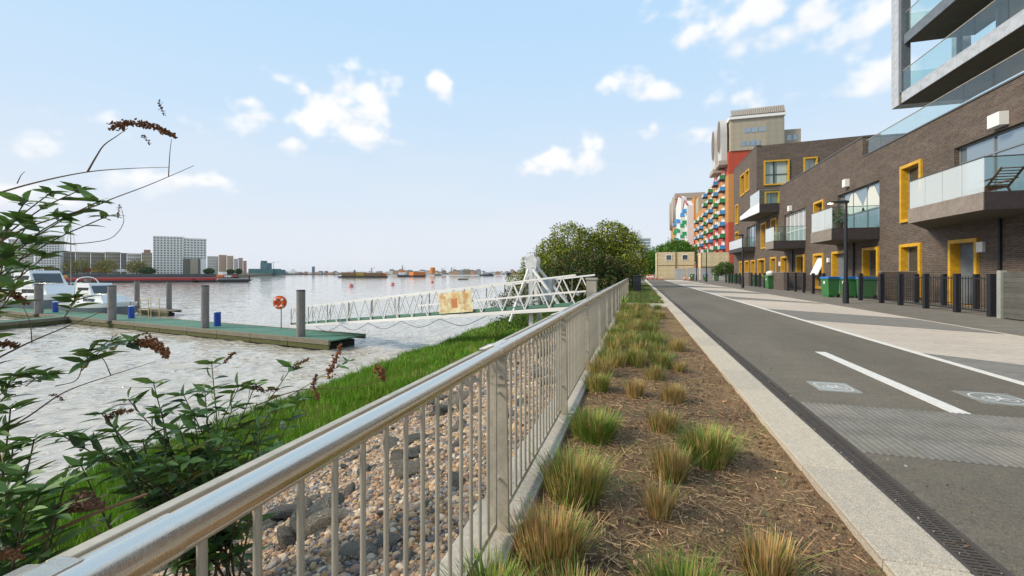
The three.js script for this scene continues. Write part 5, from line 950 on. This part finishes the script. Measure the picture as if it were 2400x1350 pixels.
tree('bank_shrub', 'low bramble under the gangway at the shore', 'shrub', [-4.6, -1.5, 21], .4, .05, [[0, .5, 0, 1.6, .55, 1.4], [1.8, .7, .2, 1.4, .6, 1.2], [-1.6, .3, 0, 1.1, .4, 1.0]], 5000, .10, [[.06, .11, .02], [.09, .15, .025], [.05, .08, .02]], 76);
tree('promenade_tree', 'pale drooping willow behind the railing at the end of the path', 'tree', [-1.0, 0, 58], 2.4, .16, [[0, 4.2, 0, 1.9, 2.6, 1.9], [.7, 2.6, .3, 1.4, 2.2, 1.5]], 6500, .18, [[.12, .17, .035], [.16, .2, .05], [.09, .13, .03]], 77, { droop: .7, ratio: 4 });
tree('leafy_tree', 'bright green tree behind the cream cabins', 'tree', [8.3, 0, 112], 3.5, .35, [[0, 6.2, 0, 4.2, 3.0, 3.4], [-3.4, 4.6, 0, 2.6, 3.2, 2.6], [3.2, 5.6, 0, 2.4, 2.3, 2.4], [-5.4, 3.2, -.4, 1.8, 2.8, 2], [1, 7.4, 0, 2.6, 1.9, 2.4]], 12000, .42, freshG, 78);
tree('leafy_tree', 'slim green tree left of the cabins by the path end', 'tree', [2.4, 0, 98], 2.5, .2, [[0, 3.6, 0, 1.3, 2.6, 1.3], [-.4, 2.2, 0, 1.1, 1.8, 1.1]], 3200, .34, freshG, 79);
tree('garden_shrub', 'green shrub at the far corner of the terrace by the bins', 'shrub', [12.0, 0, 69], .9, .09, [[0, 1.9, 0, 1.4, .95, 1.3], [-1.0, 1.5, 0, .9, .7, .9], [1.0, 1.7, 0, .9, .7, .9]], 3600, .2, [[.06, .12, .025], [.09, .15, .03], [.05, .09, .02]], 80);
for (const [px, top, w, d, l, pal] of [[180, 606, 66, 318, 'leftmost olive willow on the far quay', 0], [247, 604, 62, 320, 'middle olive willow on the far quay', 0], [320, 606, 54, 318, 'right olive willow on the far quay', 0], [345, 624, 40, 312, 'dark green bush at the foot of the tall white tower', 1], [490, 627, 26, 330, 'green tree in front of the recessed white block', 1], [540, 630, 20, 380, 'small green tree under the orange-topped block', 1], [560, 629, 16, 390, 'smallest green tree left of the teal works', 1], [120, 622, 40, 315, 'olive bush behind the left mast on the far quay', 0]]) {
  const c = seenAt(px, 640, d), k = d / 1020, h = (640 - top) * k, ww = w * k / 2; tree('quay_tree', l, 'tree', [c[0], .3, c[2]], h * .4, .4, [[0, h * .55, 0, ww * .75, h * .42, ww * .6], [-ww * .5, h * .45, 0, ww * .5, h * .38, ww * .5], [ww * .5, h * .45, 0, ww * .5, h * .38, ww * .5]], 1500, 1.1, pal ? [[.05, .10, .03], [.07, .13, .035], [.04, .08, .03]] : [[.20, .19, .05], [.24, .22, .06], [.16, .16, .045]], px, { group: 'trees on the far quay' });
}
// ---------- far bank ----------
function nth(n) { return n + (n % 100 > 10 && n % 100 < 14 ? 'th' : ['th', 'st', 'nd', 'rd'][n % 10] || 'th'); }
const FOG = 0.00006;
{
  const P = (px, py) => { const q = onWater(px, py); return new THREE.Vector2(q[0], q[2]); };
  const front = [P(-900, 661), P(-300, 656), P(100, 653.5), P(330, 652.5), P(560, 651), P(620, 646.6), P(700, 643.6), P(1000, 643.2), P(1300, 643.4)];
  const s = new THREE.Shape([...front, new THREE.Vector2(600, 2600), new THREE.Vector2(-3600, 2600), new THREE.Vector2(-3600, 0)]);
  struct('far_bank', new THREE.ExtrudeGeometry(s, { depth: 3.4, bevelEnabled: false }).rotateX(-Math.PI / 2).translate(0, WATER - 1, 0), std([.16, .14, .09], .95));
  for (let i = 0; i < 4; i++) { const a = front[i], b = front[i + 1]; struct('quay_wall', beam(V(a.x, WATER + 1.3, a.y - .4), V(b.x, WATER + 1.3, b.y - .4), .5, 3.2), std([.075, .08, .085], .9)); }
  // timber piles along the quay
}
function farBlock(label, px0, px1, top, d, wall, opt = {}) {
  const { rows = 8, cols = 8, win = M.windowDark, depth = 16, base = 640, name = 'apartment_block', group, fill = .55, roof } = opt;
  const c = seenAt((px0 + px1) / 2, base, d), root = thing(name, label, 'building', [c[0], .2, c[2]], group, -Math.atan2(c[0], c[2]) + (opt.yaw || 0)), W = (px1 - px0) * d / 1020 * Math.cos(Math.atan2(((px0 + px1) / 2 - 1200), 1020)), H = (base - top) * d / 1020;
  part('wall', box(-W / 2, W / 2, -2, H, 0, depth), wall, root);
  if (roof) part('roof_house', box(-W * .3, W * .35, H + .01, H + roof, 3, depth - 3), std([.32, .18, .14], .8), root);
  else part('parapet', box(-W / 2 - .15, W / 2 + .15, H + .01, H + .5, -.1, depth), wall, root);
  const g = []; for (let r = 0; r < rows; r++) for (let q = 0; q < cols; q++) { const cw = W / cols, rh = H / rows, x = -W / 2 + (q + .5) * cw, y = (r + .5) * rh; g.push(new THREE.BoxGeometry(cw * fill, rh * (opt.tall || .5), .12).translate(x, y, .02)); }
  if (g.length) { const m = part('windows', merge(g), win, root); if (g.length > 60) m.userData.kind = 'stuff'; }
  return root;
}
const stone = std([.62, .60, .54], .8), whiteWall = std([.82, .81, .77], .8), beige = std([.40, .355, .26], .85), beigeD = std([.30, .265, .20], .85), brickFar = std([.36, .19, .13], .85), paleW = std([.62, .6, .56], .85), win = std([.20, .22, .235], .4), winW = std([.10, .11, .12], .4);
{
  farBlock('tall white gridded tower on the far bank', 358, 430, 553, 335, whiteWall, { rows: 15, cols: 9, win: std([.10, .105, .085], .5), depth: 16, fill: .52, yaw: -.25 });
  farBlock('white block with a deep recess right of the gridded tower', 430, 484, 558, 345, whiteWall, { rows: 14, cols: 7, win: std([.15, .155, .14], .5), depth: 12, fill: .6 });
  { const c = seenAt(457, 640, 343.5), r = thing('undercroft_block', 'tan and dark block filling the gap below the white recess', 'building', [c[0], .2, c[2]], undefined, -Math.atan2(c[0], c[2])), k = 343.5 / 1020 * .81; part('wall', box(-26 * k, -11 * k, 0, 44 * k, 0, 1.2), std([.16, .15, .12], .8), r); part('pale_bay', box(-10.9 * k, 7 * k, 0, 45 * k, -.4, 1.2), beige, r); part('dark_bay', box(7.1 * k, 13 * k, 0, 45 * k, 0, 1.2), std([.18, .15, .13], .8), r); part('balcony_stack', box(13.1 * k, 27 * k, 0, 42 * k, -.6, 1.2), whiteWall, r); }
  farBlock('white gridded tower behind the leaves at the far left', 82, 141, 549, 330, whiteWall, { rows: 16, cols: 9, win: std([.12, .125, .11], .5), depth: 14, fill: .5, yaw: -.2 });
  farBlock('pale block at the left edge behind the shrub', 20, 80, 560, 335, stone, { rows: 14, cols: 8, win, depth: 14 });
  const row = [[150, 176, 589, beigeD, 'dark beige block next to the left white tower'], [177, 212, 589.5, beige, 'beige riverside block with tall windows, second of its row'], [213, 246, 590.5, beigeD, 'greyer riverside block, third of its row'], [247, 282, 590, beige, 'beige riverside block above the middle willow'], [283, 297, 592, std([.2, .2, .18], .8), 'narrow dark block between beige ones'], [298, 331, 593, paleW, 'pale riverside block, last but one before the tall tower'], [332, 357, 590, beigeD, 'brown block touching the tall gridded tower', 2.5]];
  for (const [a, b, t, m, l, roof] of row) farBlock(l, a, b, t, 345, m, { rows: 6, cols: Math.max(3, Math.round((b - a) / 5)), win: winW, depth: 14, fill: .5, roof });
  const right = [[486, 512, 600, paleW, 'white balconied block right of the recessed block'], [513, 531, 597, std([.55, .36, .22], .8), 'pale block with an orange top storey'], [532, 547, 599, std([.58, .42, .3], .8), 'white and orange block right of its twin'], [548, 558, 606, paleW, 'small white block before the red one'], [559, 569, 604, std([.5, .36, .3], .8), 'slim pink and white block'], [570, 578, 611, std([.45, .22, .15], .8), 'small red-brown block next to the teal shed']];
  for (const [a, b, t, m, l] of right) farBlock(l, a, b, t, 420, m, { rows: 6, cols: Math.max(2, Math.round((b - a) / 4)), win: std([.36, .37, .37], .5), depth: 14, fill: .5 });
  const teal = std([.045, .15, .165], .7);
  { const c = seenAt(612, 639, 560), k = 560 / 1020, r = thing('teal_works', 'teal riverside works with a stepped tower on the horizon', 'building', [c[0], .2, c[2]], undefined, TURN); part('shed', box(-30 * k, 28 * k, -1, 11 * k, 0, 20), teal, r); part('tower', box(-4 * k, 11 * k, 11.01 * k, 25 * k, 2, 14), std([.09, .17, .2], .7), r); part('tower_top', box(-3 * k, 4 * k, 25.01 * k, 30 * k, 2, 10), teal, r); part('side_bay', box(28.01 * k, 42 * k, -1, 9 * k, 2, 16), teal, r); part('crane', rod(new THREE.Vector3(21 * k, 11 * k, -8), new THREE.Vector3(21 * k, 28 * k, -8), .3, .3, 6), M.panelGrey, r); part('crane_jib', rod(new THREE.Vector3(15 * k, 26 * k, -8), new THREE.Vector3(36 * k, 28 * k, -8), .25, .25, 6), M.panelGrey, r); }
  farBlock('small blue tower alone on the far horizon', 731, 738, 625, 880, std([.16, .24, .32], .7), { rows: 0, cols: 0, depth: 12 });
  // quayside containers
  for (const [a, b, y0, y1, m, l] of [[180, 213, 629, 637, std([.45, .06, .05], .6), 'red sheets of stacked containers on the far quay'], [213, 240, 629.5, 637, std([.62, .40, .05], .6), 'yellow containers on the far quay'], [240, 262, 630, 637, std([.6, .45, .12], .6), 'pale yellow containers beside the bright yellow ones'], [262, 290, 631, 637, whiteWall, 'white containers at the right end of the far quay stack']]) { const c = seenAt((a + b) / 2, y1, 320), k = 320 / 1020; const g = []; const w = (b - a) * k; const r = thing('container_stack', l, 'containers', [c[0], c[1], c[2]], undefined, TURN); for (let i = 0; i < 3; i++) part('container', rbox(-w / 2 + i * w / 3 + .05, -w / 2 + (i + 1) * w / 3 - .05, 0, (y1 - y0) * k, 0, 4, .05, 1), m, r); }
  // a fringe of low buildings, tanks and sheds on the horizon
  const r = rngOf(12), fr = [[.5, .46, .42], [.42, .25, .16], [.6, .58, .55], [.3, .33, .36], [.48, .3, .2], [.25, .2, .14], [.55, .5, .42]];
  let px = 640, count = 0; const tint = ['pale', 'brick-red', 'whitish', 'slate-grey', 'rust-brown', 'dark brown', 'sandy']; while (px < 1215) { const fi = Math.floor(r() * 7); count++; const right = px > 905, w = right ? 4 + r() * 11 : 3 + r() * 7, h = right ? 4 + r() * 7 : 1.5 + r() * 4; const c = seenAt(px + w / 2, 640.5, right ? 620 : 840), k = (right ? 620 : 840) / 1020; const g = thing('horizon_building', `low ${tint[fi]} building, ${nth(count)} from the left along the far horizon`, 'building', [c[0], -.2, c[2]], 'low buildings on the horizon', TURN); part('wall', box(-w * k / 2, w * k / 2, -1, h * k * .8, 0, 9), std(fr[fi], .85), g); const rp = plate([[-w * k / 2 - .3, 0], [w * k / 2 + .3, 0], [w * k * .2, h * k * .3], [-w * k * .2, h * k * .3]], 9.2).translate(0, h * k * .8, -9); part('roof', rp, std(fr[Math.floor(r() * 7)].map((x) => x * .7), .85), g); px += w + (r() < .35 ? 1 + r() * 10 : .4) ; }
  { const c = seenAt(1014, 640, 600), k = 600 / 1020, t = thing('storage_tank', 'orange storage tank on the far right bank', 'tank', [c[0], 0, c[2]]); part('shell', new THREE.CylinderGeometry(6 * k, 6 * k, 13 * k, 24).translate(0, 6.5 * k, 0), orangeM, t); part('dome', new THREE.SphereGeometry(6 * k, 24, 8, 0, 6.3, 0, 1.57).scale(1, .3, 1).translate(0, 13 * k, 0), orangeM, t); }
  for (const [x, h, l] of [[871, 14, 'grey dock crane on the horizon beyond the cargo barge'], [942, 12, 'slim dock crane above the orange tug'], [1058, 15, 'thin crane mast over the far right bank'], [1036, 13, 'crane mast left of the thinnest one on the right bank']]) { const c = seenAt(x, 640, 700), k = 700 / 1020, t = thing('dock_crane', l, 'crane', [c[0], 0, c[2]], 'dock cranes on the horizon', TURN); part('mast', rod(V(0, 0, 0), V(0, h * k, 0), .9, .4, 6), M.panelDark, t); part('jib', rod(V(-2, h * k * .55, 0), V(6, h * k * 1.1, 0), .4, .2, 6), M.panelDark, t); part('cab', box(-1.5, 1.5, 0, 4, -1.5, 1.5), M.panelGrey, t); }
}
// ---------- colourful apartment blocks beyond the terrace ----------
const RED = std([.52, .075, .035], .75, { map: M.wear }), ORA = std([.60, .27, .07], .75, { map: M.wear }), CREAM = std([.48, .42, .32], .8, { map: M.wear }), ALU = std([.50, .50, .49], .5), RIB = std([.36, .31, .26], .6), GREEN = std([.015, .26, .09], .5), BLUE = std([.05, .28, .62], .5);
{
  const X = 20, root = thing('colourful_apartments', 'tall red, orange and cream apartment block with green and blue balconies', 'building', [X, 0, 111]);
  const w = (n, g, m, par) => wpart(n, g, m, root, par);
  const seg = [[111, 131, [[0, 13, RED], [13.01, 24.2, ORA], [24.21, 29.4, RED]]], [131.01, 146, [[0, 13, RED], [13.01, 26.2, ORA]]], [146.01, 172, [[0, 11, RED], [11.01, 22.4, ORA]]]];
  for (const [a, b, st] of seg) for (const [y0, y1, m] of st) w('wall', box(X, X + 15, y0, y1, a + (y0 ? .02 : 0), b), m);
  w('crown_wall', box(X + .4, 31.3, 29.41, 36.6, 110.8, 131), CREAM); w('crown_wall', box(31.31, 35, 28.9, 33.7, 112, 131), CREAM); w('eaves', box(X, 31.6, 36.61, 37.2, 110.4, 131), M.white);
  { const g = []; for (let i = 0; i < 26; i++) g.push(plate([[0, 0], [.3, 0], [.3, 1.75 + i * .012], [0, 1.75 + i * .012]], .35).rotateX(-.5).translate(X + .5 + i * .425, 37.21, -110.6)); w('ribbed_roof', merge(g), RIB); w('roof', box(X + .3, 31.4, 37.21, 37.7, 111.4, 131), RIB); }
  for (const [y, x0, x1] of [[33.9, 23.2, 29.2], [30.9, 22.6, 26.6]]) { const n = 4; for (let i = 0; i < n; i++) w('window', box(lerp(x0, x1, i / n) + .1, lerp(x0, x1, (i + 1) / n) - .1, y - .55, y + .55, 110.74, 110.79), M.windowBlue); }
  for (const x of [23.2, 24.4, 25.6]) w('window', box(x, x + .9, 25.2, 27.6, 110.92, 110.99), M.windowDark);
  for (const x of [32.2, 33.4]) w('window', box(x, x + .9, 31.2, 32.4, 111.93, 111.99), M.windowBlue);
  w('grey_panel', box(27.6, 31.35, 29.6, 36.0, 110.7, 110.78), std([.40, .37, .29], .8, { map: M.wear }));
  // curved fins on the crown
  for (const [t, y, h] of [[114.6, 34.0, 4.0], [123.2, 34.2, 4.0]]) { const g = new THREE.CylinderGeometry(1, 1, 1.4, 36).rotateZ(Math.PI / 2).scale(1, h, 2.3).translate(X - .75, y, -t); w('curved_fin', g, ALU); w('fin_recess', new THREE.CylinderGeometry(1, 1, .3, 36).rotateZ(Math.PI / 2).scale(1, h * .93, 2.0).translate(X - 1.4, y, -t), std([.16, .12, .09], .7)); w('white_bay', box(X - 1.3, X - .04, 27.6, y - .5, t - 2.25, t + 2.25), ALU); w('fin_slab', box(X - 1.9, X - .04, 26.6, 27.59, t - 2.9, t + 3.2), RIB); }
  // balconies: pale front, coloured side, dark slab
  const cols = [114.8, 124.2, 133, 142.4, 152, 162], r = rngOf(8);
  cols.forEach((t, i) => { const top = i < 2 ? 27.4 : i < 4 ? 24.5 : 20; for (let y = 4.2 + (i % 2) * .35; y < top; y += 2.82) {
    const m = r() < .55 ? GREEN : BLUE, d = 1.25, len = 2.8 + i * .2; const b = w('balcony', box(X - d, X - .01, y - .24, y - .02, t, t + len), std([.05, .045, .045], .8)); w('front_panel', box(X - d - .03, X - d + .03, y, y + .85, t, t + len), std([.5, .5, .5], .6), b); w('side_panel', box(X - d + .04, X - .02, y, y + .88, t - .03, t + .05), m, b);
    w('window', box(X - .06, X - .005, y + .1, y + 2.0, t + len + .5, t + len + 1.7), M.white); w('window', box(X - .08, X - .005, y + .1, y + 2.1, t + .8, t + 2.6), M.white);
  } });
}
{
  const X = 20, root = thing('gabled_apartments', 'farther apartment block with white gabled bays and a cream crown', 'building', [X, 0, 175]);
  const w = (n, g, m, par) => wpart(n, g, m, root, par);
  w('wall', box(X, X + 16, 0, 15, 176, 300), RED); w('wall', box(X, X + 16, 15.01, 30, 176, 300), ORA);
  w('crown', box(X + .5, X + 16, 22.5, 28.5, 168, 175.9), CREAM); w('end_wall', box(X + .3, X + 15.6, 0, 22.4, 172.1, 175.9), RED);
  w('crown', box(X, X + 15, 30.01, 43, 262, 300), CREAM); w('crown_roof', box(X - .4, X + 15.4, 43.01, 46, 261.5, 300.4), RIB);
  for (const [t0, t1, y0, y1] of [[178, 196, 9, 30], [203, 232, 6, 37]]) { const m = (t0 + t1) / 2; w('gabled_bay', uvMetres(wallYT([[t0, y0], [t1, y0], [t1, y1 - 3], [m, y1], [t0, y1 - 3]], [], X - 2.2, 2.19)), std([.62, .63, .65], .7)); w('gable_trim', beam(V(X - 2.3, y1 - 2.8, t0 - .2), V(X - 2.3, y1 + .2, m), .35, .5), RED); w('gable_trim', beam(V(X - 2.3, y1 + .2, m + .02), V(X - 2.3, y1 - 2.8, t1 + .2), .35, .5), RED); }
  const r = rngOf(3); for (const t of [180, 188, 206, 216, 226, 240, 252]) for (let y = 10 + r() * 2; y < 27; y += 4.4) { const b = w('balcony', box(X - (t < 234 ? 3.7 : 1.6), X - (t < 234 ? 2.22 : .01), y, y + 1.3, t, t + 3.4), r() < .5 ? GREEN : BLUE); }
  for (const [t, y] of [[266, 36], [288, 36]]) w('curved_fin', new THREE.CylinderGeometry(1, 1, 1.4, 30).rotateZ(Math.PI / 2).scale(1, 8.5, 6).translate(X - .8, y, -t), RIB);
}
{
  const c = seenAt(1513, 600, 400), k = 400 / 1020, root = thing('glass_tower', 'distant pale glass tower with banded floors between the trees', 'building', [c[0], 0, c[2]], undefined, TURN);
  part('core', box(-13 * k, 13 * k, 0, 84 * k, 2, 12), M.windowBlue, root); for (let i = 0; i < 12; i++) part('floor_band', box(-14 * k, 14 * k, i * 7 * k + 2, i * 7 * k + 3.1, .5, 13), M.white, root);
}
// cabins, hoarding and works clutter at the end of the promenade
{
  const cr = std([.78, .64, .39], .7, { map: M.wear }), tr = std([.30, .23, .13], .7), ribG = (x0, x1, y0, y1, t) => { const g = []; for (let x = x0 + .25; x < x1 - .1; x += .3) g.push(box(x, x + .1, y0 + .18, y1 - .18, t - .02, t)); return merge(g); };
  const cab = (label, X0, X1, t0, y0, windows) => {
    const root = thing('site_cabin', label, 'cabin', [(X0 + X1) / 2, y0, t0 + 3], 'stacked site cabins'), y1 = y0 + 2.6;
    wpart('shell', box(X0, X1, y0 + .01, y1 - .01, t0, t0 + 6), cr, root); wpart('ribbing', ribG(X0, X1, y0, y1, t0), cr, root);
    for (const x of [X0 - .01, X1 - .12]) wpart('corner_post', box(x, x + .13, y0, y1, t0 - .05, t0 - .025), tr, root);
    wpart('base_rail', box(X0 + .13, X1 - .13, y0 + .01, y0 + .14, t0 - .05, t0 - .024), tr, root);
    for (const x of windows) { const f = wpart('window_frame', uvMetres(wallXY(rect(x - .55, x + .55, y0 + 1.0, y0 + 2.1), [rect(x - .45, x + .45, y0 + 1.1, y0 + 2.0)], t0 - .09, .06)), M.white, root); wpart('pane', box(x - .45, x + .45, y0 + 1.1, y0 + 2.0, t0 - .06, t0 - .05), M.windowDark, root, f); }
  };
  cab('upper cream cabin with one small window, left of the stack', 3.3, 6.75, 88, 2.62, [5.5]); cab('upper cream cabin with one window, right of the left one', 6.85, 10.1, 88, 2.62, [8.4]);
  cab('lower cream cabin under the left windowed one', 3.3, 6.75, 88, 0, []); cab('lower cream cabin beneath the second window', 6.85, 10.1, 88, 0, []);
  cab('cream cabin on the right, behind the lamp posts', 10.7, 15.4, 84.5, 2.3, []); cab('lower right cream cabin behind the hoarding', 10.7, 15.4, 84.6, -.32, []);
  const hd = thing('hoarding', 'pale mesh panels fencing off the cabins', 'hoarding', [8.5, 0, 84]); const hm = [[.46, .46, .45], [.52, .50, .47], [.42, .42, .43]].map((q) => std(q, .85, { map: M.wear }));
  let x = 6.1; for (let i = 0; i < 4; i++) { const wd = 2.0; wpart('panel', box(x, x + wd - .06, .1, 2.0 + (i % 2) * .12, 82 - i * .9, 82.05 - i * .9), hm[i % 3], hd); wpart('foot', box(x - .2, x + .2, 0, .1, 81.7 - i * .9, 82.4 - i * .9), M.concreteGrey, hd); x += wd; }
  const co = (label, X, t) => { const r = thing('traffic_cone', label, 'cone', [X, 0, t], 'traffic cones by the cabins'); part('cone', new THREE.CylinderGeometry(.04, .17, .7, 16).translate(0, .39, 0), std([.62, .09, .03], .6), r); part('base', rbox(-.22, .22, 0, .05, -.22, .22, .01, 1), M.blackPlastic, r); part('band', new THREE.CylinderGeometry(.09, .125, .16, 16).translate(0, .45, 0), M.white, r); };
  co('leftmost orange cone in front of the cream cabins', 3.05, 84); co('second orange cone, close to the leftmost one', 3.95, 83); co('orange cone left of the far green bins', 7.2, 76.5); co('orange cone nearest to the far green bins', 7.9, 75.5);
  const ba = thing('works_barrier', 'orange and white plastic barrier at the far end of the path', 'barrier', [2.0, 0, 84]); part('body', rbox(-.65, .65, .12, .95, -.1, .1, .04, 2), std([.62, .20, .13], .6), ba); part('band', box(-.66, .66, .45, .66, -.105, -.102), M.white, ba); for (const s of [-.45, .45]) part('foot', rbox(s - .12, s + .12, 0, .12, -.28, .28, .02, 1), M.blackPlastic, ba);
  const sg = thing('road_sign', 'round red road sign on a pole by the end of the railing', 'sign', [.35, 0, 60]); part('pole', rod(V(0, 0, 0), V(0, 2.5, 0), .035, .035, 8), M.panelGrey, sg); part('disc', new THREE.CylinderGeometry(.3, .3, .02, 28).rotateX(Math.PI / 2).translate(0, 2.35, .05), std([.55, .04, .05], .5), sg); part('bar', new THREE.BoxGeometry(.4, .1, .01).translate(0, 2.35, .066), M.white, sg);
}
scene.fog = new THREE.FogExp2(new THREE.Color(.80, .84, .90), FOG);
renderer.render(scene, camera);
